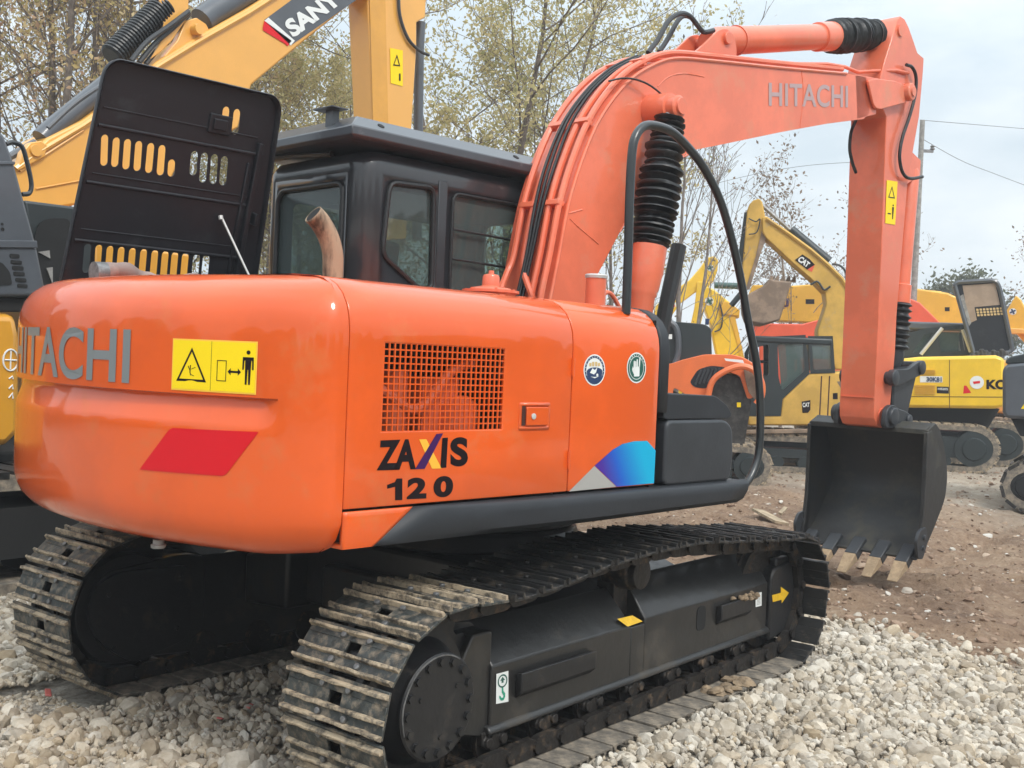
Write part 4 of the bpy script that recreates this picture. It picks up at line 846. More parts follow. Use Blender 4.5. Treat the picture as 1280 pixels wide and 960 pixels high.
# stiffened front edge of the sides and top lip
for y in (-W-.018, W-.012): bm.prism([(4.35, 1.25), (4.36, .95), (4.355, .65), (4.325, .42), (4.285, .29), (4.36, .31), (4.41, .45), (4.42, .95), (4.43, 1.27)], y, y+.032)
bm.prism([(4.36, 1.235), (4.36, 1.275), (4.43, 1.305), (4.44, 1.27)], -W, W)
bk = uo('bucket', bm, mat('bucket_black_steel', (.022, .022, .022), rough=.48, bump=.3, bscale=14, dust=.30, dustcol=(.075, .07, .052), vscale=1.3), bevel=.006)
bd = MB(); fl_ = [tuple(np.array(p)+0) for p in th[-16:]]; 
m = MB()
for y in (-.235, .175):
    m.prism(rpoly([(4.22, 1.27), (4.235, 1.42), (4.33, 1.46), (4.44, 1.42), (4.58, 1.40), (4.69, 1.36), (4.68, 1.22), (4.50, 1.29), (4.40, 1.26)], .05), y, y+.045)
m.lathe((4.33, -.265, 1.36), (0, 1, 0), [(0, .05), (.005, .07), (.03, .075), (.085, .075), (.085, .03), (.44, .03), (.44, .075), (.50, .075), (.53, .07), (.535, .05)], 22)
m.lathe((4.62, -.255, 1.33), (0, 1, 0), [(0, .03), (.005, .045), (.07, .045), (.07, .03), (.44, .03), (.44, .045), (.51, .045)], 18)
uo('bucket_ear', m, M['charcoal'], bk, bevel=.006)
for y in np.linspace(-.42, .42, 5):
    d0 = np.array((-.80, 0, -.60)); n0 = np.array((-.60, 0, .80)); c = np.array((4.30, y, .285))
    a = MB(); a.obox(c+d0*.00, d0, (0, 1, 0), n0, .10, .052, .036); a.obox(c+d0*.08, d0, (0, 1, 0), n0, .06, .044, .030); t_ = uo('tooth', a, M['charcoal'], bk, bevel=.008)
    a = MB(); b0 = c+d0*.10; e0 = c+d0*.29; hy = .050
    a.add([b0+(0, -hy, 0)+n0*.036, b0+(0, hy, 0)+n0*.036, b0+(0, hy, 0)-n0*.036, b0+(0, -hy, 0)-n0*.036, e0+(0, -hy*.8, 0)+n0*.005, e0+(0, hy*.8, 0)+n0*.005, e0+(0, hy*.8, 0)-n0*.005, e0+(0, -hy*.8, 0)-n0*.005], [(0, 1, 2, 3), (4, 7, 6, 5), (0, 4, 5, 1), (1, 5, 6, 2), (2, 6, 7, 3), (3, 7, 4, 0)])
    uo('tooth_tip', a, M['mud_pale'], t_, bevel=.004)
for y in (-W-.035, W+.010):
    a = MB(); a.prism(rpoly([(4.26, .28), (4.22, .42), (4.27, .50), (4.38, .52), (4.42, .40), (4.34, .27)], .03), y, y+.025); bolts(a, [(4.33, y, .36), (4.34, y, .44)], (0, -1, 0), .018, .015); uo('side_cutter', a, M['charcoal'], bk, bevel=.004)
for (x, y, z) in ((4.62, .05, .93), (4.60, -.28, .90)):
    pass
# ================================================================== BACKGROUND MACHINES
class Loc:          # a machine's own frame: ground origin, heading; x along the heading, y to the far side
    def __init__(s, px, D, yawdeg):
        s.o = np.array([*bearing(px, D), 0.0]); s.a = rad(yawdeg); s.cl = rz(-s.a, CAM-s.o)
    def w(s, v): return tuple(rz(s.a, v)+s.o)
    def p(s, px, py, y=0.0):
        d = rz(-s.a, ray(px, py)); t = (y-s.cl[1])/d[1]; q = s.cl+t*d; return (float(q[0]), float(q[2]))
    def P(s, L, y=0.0): return [s.p(a, b, y) for a, b in L]
    def o3(s, px, py, y): x, z = s.p(px, py, y); return (x, y, z)
VIEW = math.degrees(YAW)
def facing(px, extra=0): return VIEW-90-math.degrees(math.atan((px-640)/FPX))+extra
def bgobj(L, name, m, mt, parent, **k): return obj(name, m, mt, parent, fr=lambda v: tuple(rz(L.a, v)), **k)
def ext(L, name, pts, y0, y1, mt, parent, bevel=.01, r=0, **k):
    m = MB(); P = L.P(pts, y0)
    if r: P = rpoly(P, r, 3)
    m.prism(P, y0, y1); return bgobj(L, name, m, M[mt], parent, bevel=bevel, **k)
def cylp(L, name, pts, y, r, mt, parent, n=12):
    m = MB(); m.tube([L.o3(a, b, y) for a, b in pts], r, n); return bgobj(L, name, m, M[mt], parent)
def bgtrack(L, parent, xc, y0, y1, length, h, mt='chain', nshoe=0, dust=True):
    r = h/2; a = length/2-r
    m = MB(); pts = []
    for k in range(13): t = rad(-90+15*k); pts.append((xc+a+r*math.cos(t), r+r*math.sin(t)))
    for k in range(13): t = rad(90+15*k); pts.append((xc-a+r*math.cos(t), r+r*math.sin(t)))
    n = len(pts); inn = [((p[0]-xc)*(1-.10/(a+r))+xc, (p[1]-r)*(1-.10/r)+r) for p in pts]
    vs = [(p[0], y, p[1]) for y in (y0, y1) for p in pts]+[(p[0], y, p[1]) for y in (y0, y1) for p in inn]
    fs = []
    for i in range(n):
        j = (i+1) % n; fs += [(i, j, n+j, n+i), (2*n+i, 3*n+i, 3*n+j, 2*n+j), (i, 2*n+i, 2*n+j, j), (n+i, n+j, 3*n+j, 3*n+i)]
    m.add(vs, fs); tr = bgobj(L, 'crawler_track', m, M['shoe_floor'], parent, smooth=30)
    g = MB(); per = 4*a+2*math.pi*r; N_ = int(per/.19)
    for i in range(N_):
        s = i*per/N_
        if s < 2*a: c = (xc-a+s, h); t = (1, 0)
        elif s < 2*a+math.pi*r: th = (s-2*a)/r; c = (xc+a+r*math.sin(th), r+r*math.cos(th)); t = (math.cos(th), -math.sin(th))
        elif s < 4*a+math.pi*r: c = (xc+a-(s-2*a-math.pi*r), 0); t = (-1, 0)
        else: th = (s-4*a-math.pi*r)/r; c = (xc-a-r*math.sin(th), r-r*math.cos(th)); t = (-math.cos(th), math.sin(th))
        g.obox((c[0], (y0+y1)/2, c[1]), (t[0], 0, t[1]), (0, 1, 0), (-t[1], 0, t[0]), .075, (y1-y0)/2+.004, .022)
    o = bgobj(L, 'grouser', g, M['grouser_dirty' if dust else 'shoe_black'], tr, smooth=0)
    w = MB(); wm = 'bgdark' if dust else 'dark'
    for x in (xc-a, xc+a): w.lathe((x, y0-.03, r), (0, 1, 0), [(0, r*.45), (.03, r*.5), (.035, r*.78), (y1-y0, r*.78)], 22)
    for i in range(5): x = xc-a*.65+a*1.3*i/4; w.lathe((x, y0+.03, .17), (0, 1, 0), [(0, .11), (y1-y0-.06, .11)], 12)
    w.prism([(xc-a, .25), (xc+a, .25), (xc+a*.8, h-.22), (xc-a*.8, h-.22)], y0+.05, y1-.05)
    bgobj(L, 'wheel', w, M[wm], tr, smooth=30); return tr
def textobj(L, s, px4, y, mt, parent, bold=.03, off=.006, nm='lettering', skew=0):
    d = MB(); P = [L.o3(a, b, y) for a, b in px4]; P = [(p[0], p[1]-off, p[2]) for p in P]; q = quadmap(*P)
    mapped(d, text(s, bold), lambda p: q((p[0]+skew*(p[1]-.5), p[1]))); return bgobj(L, nm, d, M[mt], parent, smooth=0)
def patch(L, name, pts, y, mt, parent, off=.004):
    m = MB(); f = flat(L.P(pts, y)); m.add([(p[0], y-off, p[1]) for p in f[0]], f[1]); return bgobj(L, name, m, M[mt], parent, smooth=0)

# --- big amber excavator on the left -------------------------------------------------
L = Loc(250, 9.0, 0.0); L.o = np.array([0, 4.55, 0.0]); L.cl = CAM-L.o
an = tag(empty('excavator', tuple(L.o)), 'big amber excavator behind the raised black hood, boom crossing the top left', 'excavator')
bm_ = [(-40, 262), (20, 205), (45, 186), (60, 172), (104, 150), (150, 118), (196, 77), (250, 44), (310, 10), (360, -22), (450, -70), (560, -110), (575, -70), (500, -30), (445, 0), (380, 52), (315, 106), (298, 160), (270, 174), (232, 184), (214, 226), (120, 252), (60, 262), (-40, 300)]
bo = ext(L, 'boom', bm_, 0, .42, 'sany', an, bevel=.02)
m = MB(); P = [L.o3(*p, -.012) for p in ((20, 211), (45, 192), (104, 157), (150, 125), (196, 84), (250, 51), (310, 17), (360, -15), (450, -62))]; m.tube(P, .022, 6); bgobj(L, 'flange', m, M['sany'], bo)
m = MB(); P = [L.o3(*p, -.008) for p in ((25, 214), (104, 163))]; m.tube(P, .010, 6); P = [L.o3(*p, -.008) for p in ((45, 236), (110, 224))]; m.tube(P, .006, 6); bgobj(L, 'weld_seam', m, M['sany'], bo)
for pts, y0 in ((((22, 214), (28, 190), (38, 178), (52, 176), (60, 182), (56, 196), (70, 180)), -.03), (((196, 82), (222, 50), (232, 26), (246, 22), (258, 30), (264, 42)), .03), (((200, 0), (214, -30), (236, -30), (236, 20), (216, 50), (200, 66), (188, 74), (206, 44)), .03)):
    o = ext(L, 'clevis', pts[:6] if y0 < 0 else pts, y0, y0+.08, 'sany', bo, bevel=.008)
for px, py in ((46, 188), (250, 36)): m = MB(); x, z = L.p(px, py, -.05); m.lathe((x, -.05, z), (0, 1, 0), [(0, .045), (.02, .05), (.2, .05)], 14); bgobj(L, 'pin', m, M['sany'], bo)
cylp(L, 'cylinder', [(52, 174), (62, 164), (150, 92)], .12, .085, 'bggrey', an)
A_ = np.array(L.o3(140, 72, .12)); B_ = np.array(L.o3(205, 8, .12)); prof = []
for i in range(22): d0 = np.linalg.norm(B_-A_)*i/22; prof += [(d0, .095), (d0+.015, .115), (d0+.03, .115), (d0+.04, .095)]
m = MB(); m.lathe(A_, B_-A_, prof, 18); bgobj(L, 'boot', m, M['rubber'], an, smooth=0)
m = MB(); m.tube([L.o3(44, 178, .12), L.o3(12, 196, .12)], .03, 8); m.tube(smoothpath([L.o3(60, 160, .05), L.o3(95, 128, .05), L.o3(140, 98, .05)]), .018, 8); bgobj(L, 'cylinder_pipe', m, M['bggrey'], an)
for k, o_ in enumerate(((170, 74), (180, 76), (188, 78))):
    m = MB(); m.tube(smoothpath([L.o3(o_[0]-6, o_[1]+2, -.02+.04*k), L.o3(o_[0]+14, o_[1]-22, -.02+.04*k), L.o3(212+4*k, 32+3*k, -.02+.04*k), L.o3(236, 14+2*k, -.02+.04*k)]), .022, 9); bgobj(L, 'hose', m, M['hose'], an)
cylp(L, 'arm_cylinder', [(252, 26), (262, 18), (330, -22), (400, -60)], .12, .115, 'bggrey', an, 18)
textobj(L, 'SANY', [(366, 48), (428, 3), (412, -12), (353, 28)], 0, 'white', bo, .045, .012)
patch(L, 'badge', [(330, 25), (398, -25), (460, -60), (445, 0), (363, 57)], 0, 'bggrey', bo, .005)
patch(L, 'badge_stripe', [(330, 26), (335, 22), (368, 51), (363, 57)], 0, 'white', bo, .007)
patch(L, 'badge_stripe', [(328, 34), (330, 26), (364, 51), (359, 58), (356, 55), (328, 38)], 0, 'red_decal', bo, .007)
# arm hanging down behind the cab
ar = ext(L, 'arm', [(461, -60), (545, -60), (533, 0), (532, 22), (521, 28), (521, 60), (515, 156), (508, 300), (470, 300), (466, 140), (460, 0)], .06, .36, 'sany', an, bevel=.015)
m = MB(); P = L.P([(480, -60), (484, 300)], .06)
m.prism([L.p(460, -60, .05), L.p(480, -60, .05), L.p(485, 156, .05), L.p(487, 300, .05), L.p(470, 300, .05), L.p(466, 140, .05)], .045, .06); bgobj(L, 'arm_plate', m, M['sany_body'], ar)
cylp(L, 'bucket_cylinder', [(526, 28), (524, 62), (523, 155), (521, 300)], .22, .055, 'bggrey', an)
m = MB(); m.tube(smoothpath([L.o3(498, -10, .03), L.o3(500, 20, .03), L.o3(510, 48, .03), L.o3(524, 63, .03), L.o3(536, 69, .03)]), .018, 8); bgobj(L, 'hose', m, M['hose'], ar)
patch(L, 'warning_decal', [(487, 60), (503, 63), (503, 108), (488, 104)], .06, 'yellow_decal', ar, .006)
m = MB(); f = flat(L.P([(490.5, 82), (499.5, 83), (495.5, 68)], .06), [L.P([(492, 80.5), (498, 81.5), (495.4, 71.5)], .06)]); m.add([(p[0], .05, p[1]) for p in f[0]], f[1])
f = flat(L.P([(498, 92), (500, 92), (500, 101), (498, 101)], .06)); m.add([(p[0], .05, p[1]) for p in f[0]], f[1]); bgobj(L, 'decal_sign', m, M['letter_black'], ar, smooth=0)
# body at the left edge
yb = -1.25
def bodyext(name, pts, ya, yb_, mt, bevel=.03, **k): return ext(L, name, pts, ya, yb_, mt, an, bevel=bevel, **k)
bodyext('counterweight', [(-420, 392), (20, 392), (26, 420), (26, 540), (10, 558), (-420, 575)], yb, 1.2, 'sany_body', .05)
ext(L, 'side_cover', [(118, 303), (238, 318), (242, 590), (118, 600)], -.6, 1.0, 'sany_body', an, bevel=.02); cv = bodyext('engine_cover', [(-420, 160), (-2, 163), (5, 168), (18, 203), (36, 270), (46, 306), (59, 370), (-420, 378)], yb, 1.1, 'bggrey', .03)
m = MB(); m.prism(L.P([(-420, 200), (18, 202), (18, 206), (-420, 204)], yb), yb-.012, yb); m.prism(L.P([(-420, 296), (45, 301), (46, 310), (-420, 305)], yb), yb-.014, yb); bgobj(L, 'moulding', m, M['bggrey'], cv, bevel=.004)
sl = [(12, 317, 24, 322), (13, 325, 27, 329.5), (15, 332, 29, 337), (16.5, 339.5, 30.5, 344), (19, 347, 32.5, 352), (21.5, 354.5, 34, 359), (1, 278, 4, 281), (1, 284, 5, 288)]
m = MB()
for a, b, c, d_ in sl: m.prism(rpoly(L.P([(a, b), (c, b+1), (c, d_+1), (a, d_)], yb), .008, 2), yb-.006, yb-.001)
m.prism(rpoly(L.P([(-30, 325), (2, 328), (12, 340), (15, 356), (-30, 357)], yb), .02, 3), yb-.006, yb-.001)
bgobj(L, 'louvre', m, M['dark'], cv, smooth=0)
bodyext('belt_panel', [(-420, 378), (50, 372), (44, 390), (-420, 391)], yb+.05, 1.1, 'dark', .01)
ext(L, 'side_box', [(30, 250), (92, 258), (120, 262), (120, 380), (50, 385)], -.9, 1.0, 'bgdark', an, bevel=.02)
ext(L, 'side_box_recess', [(44, 380), (42, 300), (48, 280), (60, 273), (88, 273), (88, 380)], -.915, -.905, 'dark', an, bevel=0, r=.05)
ext(L, 'bracket', [(48, 315), (62, 313), (63, 323)], -.93, -.92, 'concrete', an, bevel=0); ext(L, 'bracket', [(58, 335), (66, 334), (66, 355)], -.93, -.92, 'concrete', an, bevel=0)
m = MB(); pp = [(8, 180), (16, 178), (27, 183), (33, 200), (39, 228), (37, 241), (28, 243)]; m.tube(smoothpath([L.o3(a, b, yb+.1) for a, b in pp]), .016, 8); bgobj(L, 'handrail', m, M['rail'], an)
bodyext('chassis', [(-420, 576), (200, 560), (200, 625), (-420, 640)], -.8, 1.0, 'dark', .02)
# lettering column on the counterweight
m = MB(); x, z = L.p(13, 450, yb); m.tube([(x+.05*math.cos(t), yb-.004, z+.07*math.sin(t)) for t in np.linspace(0, 2*math.pi, 17)], .006, 5); m.tube([(x-.04, yb-.004, z), (x+.04, yb-.004, z)], .005, 5); m.tube([(x, yb-.004, z-.06), (x, yb-.004, z+.06)], .005, 5)
bgobj(L, 'round_emblem', m, M['white'], an); m = MB()
for k, py in enumerate((472, 483, 493)): x, z = L.p(13, py, yb); m.tube([(x-.012, yb-.004, z-.015*(k+1)/2), (x+.012, yb-.004, z+.01), (x+.016, yb-.004, z-.018*(k+1)/2)], .005, 5)
bgobj(L, 'lettering', m, M['white'], an)
bgtrack(L, an, -1.2, -1.45, -.85, 4.6, .80, dust=False); bgtrack(L, an, -1.2, .85, 1.45, 4.6, .80, dust=False)

# --- far machines on the right ---------------------------------------------------------
def simple_house(L, parent, mt, x0, x1, y0, y1, z0, z1): m = MB(); m.box(x0, x1, y0, y1, z0, z1); return bgobj(L, 'body', m, M[mt], parent, bevel=.06, seg=3)
# yellow excavator with black cab and brown bucket
L = Loc(985, 20.0, facing(985, 6))
def mkroot(L, label): r = tag(empty('excavator', tuple(L.o)), label, 'excavator'); return r
ca = mkroot(L, 'dusty yellow excavator with black cab and folded boom holding a brown toothed bucket')
ext(L, 'body', [(935, 520), (976, 520), (978, 499), (1012, 467), (1110, 462), (1112, 524), (1100, 532), (935, 532)], -1.1, 1.1, 'cat', ca, bevel=.03)
m = MB()
for px in (1027, 1037): x, z = L.p(px, 470, -1.1); x2, z2 = L.p(px, 522, -1.1); m.box(x-.010, x+.010, -1.103, -1.1, z2, z)
bgobj(L, 'door_seam', m, M['seam'], ca, smooth=0)
patch(L, 'badge', [(1002, 502), (1013, 500), (1013, 512), (1010, 516), (1003, 516)], -1.1, 'letter_black', ca); textobj(L, 'CAT', [(1003.2, 509), (1011.8, 508.5), (1011.8, 503), (1003.2, 503.5)], -1.1, 'white', ca, .03, .010)
patch(L, 'latch', [(1041, 491.5), (1047, 491), (1047, 499), (1041, 499)], -1.1, 'letter_black', ca)
patch(L, 'worn_paint', [(1046, 477), (1062, 475), (1062, 492), (1054, 490)], -1.1, 'bgsteel', ca); patch(L, 'worn_paint', [(1048, 505), (1062, 502), (1062, 512), (1047, 511)], -1.1, 'bgsteel', ca)
# cab as a frame with windows
fo = L.P([(943, 427), (967, 420.5), (1007, 418.5), (1012, 467), (978, 499), (976, 520), (935, 520), (936, 440)], -1.1)
fl = flat(fo, [rpoly(L.P([(972, 430), (1004, 424.5), (1006, 463), (977, 489), (973, 470)], -1.1), .05), rpoly(L.P([(947, 434), (961, 430), (961, 470), (940, 470), (941, 440)], -1.1), .04)], 0)
m = MB(); m.add([(p[0], -1.1, p[1]) for p in fl[0]], fl[1]); cb = bgobj(L, 'cab', m, M['bgdark'], ca, solid=.06, smooth=0)
m = MB(); m.add([(p[0], .0, p[1]) for p in fl[0]], fl[1]); bgobj(L, 'cab_side', m, M['bgdark'], cb, solid=.06, smooth=0)
x0, z0 = L.p(943, 424, -1.1); x1, _ = L.p(1041, 424, -1.1); m = MB(); m.box(x0, x1, -1.12, .02, z0-.05, z0+.06); bgobj(L, 'roof', m, M['bgdark'], cb, bevel=.03)
ext(L, 'cab_window', [(1013, 424), (1039, 424), (1041, 462), (1016, 464)], -1.08, .0, 'bgglass', cb, bevel=.02)
m = MB(); pr_ = L.P([(1010, 420), (1041, 420), (1044, 466), (1013, 467)], -1.1); ir = L.P([(1014.5, 425), (1037.5, 425), (1039.5, 461), (1016.5, 462.5)], -1.1); f = flat(pr_, [rpoly(ir, .05)]); m.add([(p[0], -1.105, p[1]) for p in f[0]], f[1]); bgobj(L, 'window_frame', m, M['bgdark'], cb, solid=.03, smooth=0)
m = MB(); m.tube([L.o3(940, 452, -.5), L.o3(960, 452, -.5)], .03, 6); m.box(*sorted((L.p(950, 440)[0], L.p(956, 440)[0])), -.9, -.4, .9, 1.5); bgobj(L, 'seat', m, M['dark'], cb); ext(L, 'cab_window', [(972, 430), (1004, 424.5), (1006, 463), (977, 489)], -1.07, -1.06, 'bgglass', cb, bevel=0)
bo = ext(L, 'boom', [(953, 290), (953, 272), (958, 270), (987, 290), (1013, 309), (1035, 328), (1052, 345), (1064, 362), (1082, 400), (1085, 462), (1044, 462), (1038, 440), (1022, 425), (1022, 412), (1028, 396), (1033, 380), (1031, 366), (1013, 348), (992, 330), (958, 298)], -.30, .15, 'cat', ca, bevel=.02)
m = MB(); m.tube([L.o3(*p, -.31) for p in ((958, 273), (987, 293), (1013, 312), (1035, 331), (1052, 348), (1062, 364))], .035, 6); bgobj(L, 'flange', m, M['cat'], bo)
cylp(L, 'arm_cylinder', [(988, 287), (1036, 327)], -.1, .09, 'bgdark', ca); cylp(L, 'cylinder_rod', [(953, 257), (988, 288)], -.1, .035, 'steel', ca, 8)
ext(L, 'arm', [(934, 264), (937, 255), (942, 250), (949, 248), (953, 252), (957, 272), (958, 297), (948, 325), (937, 360), (929, 362), (927, 345), (931, 300)], -.22, .12, 'cat', ca, bevel=.02)
ext(L, 'arm_plate', [(953, 285), (958, 297), (948, 325), (937, 362), (932, 362), (945, 320)], -.24, -.22, 'bgsteel', ca, bevel=0)
cylp(L, 'bucket_cylinder', [(935, 266), (926, 330)], -.1, .065, 'bgdark', ca); cylp(L, 'cylinder_rod', [(926, 330), (924, 362)], -.1, .04, 'steel', ca, 8)
cylp(L, 'link', [(937, 354), (914, 382)], -.1, .05, 'bgdark', ca, 8)
m = MB(); m.tube(smoothpath([L.o3(936, 273, -.25), L.o3(945, 277, -.28), L.o3(950, 274, -.28), L.o3(946, 290, -.28), L.o3(936, 293, -.28)]), .012, 6); m.tube(smoothpath([L.o3(1040, 330, -.3), L.o3(1050, 332, -.3), L.o3(1057, 340, -.3), L.o3(1058, 352, -.3)]), .02, 6); m.tube(smoothpath([L.o3(1013, 356, -.35), L.o3(1022, 352, -.35), L.o3(1030, 362, -.35), L.o3(1038, 358, -.35)]), .02, 6); bgobj(L, 'hose', m, M['bgdark'], ca)
ext(L, 'track_guard', [(900, 538), (1040, 536), (1040, 541), (900, 543)], -1.2, -1.1, 'bgsteel', ca, bevel=.01); bkt = ext(L, 'bucket', [(930, 372), (938, 366), (957, 356), (962, 348), (968, 350), (990, 352), (985, 368), (975, 400), (955, 406), (935, 402), (931, 390)], -.55, .45, 'bgsteel', ca, bevel=.03)
for k in range(5):
    ext(L, 'bucket_tooth', [(961+k*7, 352), (964+k*7.2, 344.5), (966+k*7.2, 345), (967+k*7, 353)], -.5+.2*k, -.38+.2*k, 'bgsteel', bkt, bevel=0)
patch(L, 'badge', [(993.5, 325), (1003, 318), (1012, 324), (1018.5, 331), (1009, 337)], -.30, 'letter_black', bo, .008); textobj(L, 'CAT', [(996, 325.5), (1009, 335), (1013, 329), (1002, 320)], -.30, 'white', bo, .05, .016)
patch(L, 'red_badge', [(1009, 337), (1018.5, 331), (1015, 340)], -.30, 'bgred', bo, .006)
bgtrack(L, ca, L.p(965, 550)[0], -1.15, -.7, 3.3, .62); bgtrack(L, ca, L.p(965, 550)[0], .7, 1.15, 3.3, .62)

# yellow excavator with raised hood
L = Loc(1200, 23.0, facing(1200, 5))
ko = mkroot(L, 'yellow excavator at right, its raised dark hood lined with tan board')
bd = ext(L, 'body', [(1070, 452), (1080, 449), (1120, 449), (1150, 446), (1245, 444), (1256, 448), (1256, 508), (1244, 511), (1070, 509)], -1.3, 1.1, 'yellow', ko, bevel=.06)
patch(L, 'seam', [(1070, 495), (1256, 496), (1256, 496.8), (1070, 495.8)], -1.3, 'seam', bd); patch(L, 'seam', [(1186.5, 450), (1187.3, 450), (1187.3, 510), (1186.5, 510)], -1.3, 'seam', bd)
for (a, b, c, d_) in ((1144, 462, 1169, 468), (1144, 481, 1169, 493)):
    m = MB()
    n = 6
    for k in range(n): z0 = b+(d_-b)*k/n; m.prism(L.P([(a, z0), (c, z0+.3), (c, z0+.3+(d_-b)/n*.55), (a, z0+(d_-b)/n*.55)], -1.3), -1.325, -1.30)
    bgobj(L, 'louvre', m, M['yellow2'], bd, smooth=0)
patch(L, 'label', [(1150, 470), (1178, 470.5), (1178, 478), (1150, 478)], -1.3, 'white', bd); textobj(L, '30K81', [(1158, 477), (1177, 477.3), (1177, 471.5), (1158, 471.2)], -1.3, 'navy', bd, .04, .012)
patch(L, 'label', [(1171, 483), (1186, 483.5), (1186, 492), (1171, 491.5)], -1.3, 'letter_black', bd); textobj(L, 'HB205', [(1172.3, 487.5), (1184.7, 487.9), (1184.7, 485), (1172.3, 484.6)], -1.3, 'white', bd, .01, .012)
patch(L, 'red_reflector', [(1205, 482), (1208, 482), (1214, 491), (1204, 492)], -1.3, 'red_decal', bd); m = MB(); x, z = L.p(1221, 478, -1.3); m.lathe((x, -1.305, z), (0, -1, 0), [(0, .12), (.003, .12)], 18); bgobj(L, 'round_sticker', m, M['white'], bd)
patch(L, 'red_mark', [(1216, 477), (1225, 476), (1225, 479), (1217, 480)], -1.3, 'red_decal', bd, .012)
textobj(L, 'KOM', [(1233, 486.5), (1272, 487), (1272, 474.5), (1233, 474.5)], -1.3, 'letter_black', bd, .05, .008)
# raised hood, lined with board
ho = L.P([(1193, 356), (1197, 353), (1240, 350.5), (1246, 353), (1250, 362), (1266, 440), (1218, 446)], -.2)
f = flat(ho, [], 0); m = MB(); m.prism(rpoly(ho, .1, 3), -.2, -.10); hd = bgobj(L, 'engine_hood', m, M['hood'], ko, bevel=.01)
m = MB(); hr = rpoly(ho, .1, 3); m.tube([(p[0], -.22, p[1]) for p in hr]+[(hr[0][0], -.22, hr[0][1])], .045, 6); bgobj(L, 'hood_rim', m, M['bggrey'], hd)
patch(L, 'hood_lining', [(1203, 357), (1244, 354), (1250, 381), (1218, 384), (1221, 400), (1212, 404), (1207, 380)], -.2, 'board', hd, .01)
patch(L, 'lining_patch', [(1200, 370), (1204, 368), (1214, 404), (1211, 408)], -.2, 'concrete', hd, .014)
m = MB()
for i in range(8):
    for j in range(3): 
        px = 1220+i*4.2+j*.6; py = 386-.25*i+j*3.4; m.prism(rpoly(L.P([(px, py), (px+3, py), (px+3.3, py+2.6), (px+.3, py+2.6)], -.2), .01, 2), -.216, -.212)
bgobj(L, 'hood_slot', m, M['tan'], hd, smooth=0)
# cab behind
fo = L.P([(1128, 418), (1160, 410), (1205, 406), (1212, 444), (1128, 446)], .2)
fl = flat(fo, [L.P([(1156, 418), (1167, 416), (1150, 440), (1140, 441)], .2), L.P([(1171, 414), (1202, 411), (1206, 438), (1176, 440)], .2)]); m = MB(); m.add([(p[0], .2, p[1]) for p in fl[0]], fl[1]); m.add([(p[0], 1.1, p[1]) for p in fl[0]], fl[1]); cb = bgobj(L, 'cab', m, M['bgdark'], ko, solid=.05, smooth=0)
m = MB(); x0, z0 = L.p(1124, 414, .2); x1, z1 = L.p(1207, 404, .2); m.box(x0, x1, .15, 1.2, z1-.16, z1); bgobj(L, 'roof', m, M['bggrey'], cb, bevel=.04)
m = MB(); m.box(x0+.1, x1-.1, .24, .25, 2.0, z1-.18); bgobj(L, 'cab_window', m, M['bgglass'], cb)
cylp(L, 'hood_stay', [(1178, 410), (1151, 443)], -.1, .035, 'silver', hd, 8); cylp(L, 'hood_stay', [(1203, 412), (1213, 440)], -.1, .03, 'silver', hd, 8)
m = MB()
for i in range(9): x, z = L.p(1217+i*5, 444-1.5*(i % 3), -.6); m.lathe((x, -.6, z-.05), (0, 0, 1), [(0, .06), (.06+.02*(i % 4), .05), (.09+.02*(i % 4), .02)], 8)
bgobj(L, 'engine', m, M['engine'], ko)
ext(L, 'chassis', [(1080, 509), (1250, 511), (1235, 535), (1090, 535)], -.8, .8, 'dark', ko)
cx_ = L.p(1118, 540, -1.25)[0]; bgtrack(L, ko, cx_, -1.4, -.8, 3.6, .85); 
cx_ = L.p(1165, 540, .9)[0]; bgtrack(L, ko, cx_, .8, 1.4, 3.6, .85)

# slate body at the right edge
L = Loc(1275, 17.0, facing(1275, -2))
sl_ = mkroot(L, 'slate grey machine cut off by the right edge, on a black crawler track')
ext(L, 'body', [(1253, 462), (1258, 455), (1290, 452), (1420, 450), (1420, 530), (1257, 523), (1253, 515)], -1.0, 1.0, 'bggrey', sl_, bevel=.06)
ext(L, 'lid', [(1256, 452), (1262, 446), (1290, 440), (1420, 436), (1420, 450), (1258, 455)], -.98, .9, 'bgdark', sl_, bevel=.03)
ext(L, 'chassis', [(1262, 520), (1420, 528), (1420, 560), (1275, 545)], -.9, .9, 'dark', sl_)
bgtrack(L, sl_, L.p(1250, 560, -1.0)[0]+1.75, -1.1, -.6, 3.4, .62, dust=False); bgtrack(L, sl_, L.p(1250, 560, -1.0)[0]+1.75, .6, 1.1, 3.4, .62, dust=False)
patch(L, 'yellow_mark', [(1276, 511), (1281, 504), (1285, 511)], -1.0, 'yellow_decal', sl_)
ext(L, 'exhaust_box', [(1268, 372), (1300, 372), (1300, 445), (1270, 445)], .2, .9, 'bgdark', sl_, bevel=.05) if False else None

# orange machine with a louvred round cover and black open hood
L = Loc(890, 17.0, facing(890, 3))
og = mkroot(L, 'orange machine with rounded louvred cover and black tunnel hood behind the toolbox')
m = MB(); P0 = L.P([(822, 458), (842, 450)], -1.0)
poly = L.P([(800, 452), (838, 455), (852, 450), (880, 443), (915, 443), (930, 447), (945, 456), (955, 470), (950, 492), (935, 500), (925, 470), (905, 463), (890, 470), (882, 500), (868, 500), (842, 484), (838, 520), (800, 520)], -1.0)
m.prism(rpoly(poly, .05, 3), -1.0, .9); oc = bgobj(L, 'body', m, M['bgorange'], og, bevel=.05, seg=3, smooth=50)
m = MB()
lo_ = L.P([(862, 478), (872, 462), (888, 457), (908, 459), (898, 470), (884, 486), (868, 484)], -1.0); f = flat(rpoly(lo_, .06, 3)); m.add([(p[0], -1.006, p[1]) for p in f[0]], f[1]); bgobj(L, 'louvre_panel', m, M['hood'], oc, smooth=0)
m = MB()
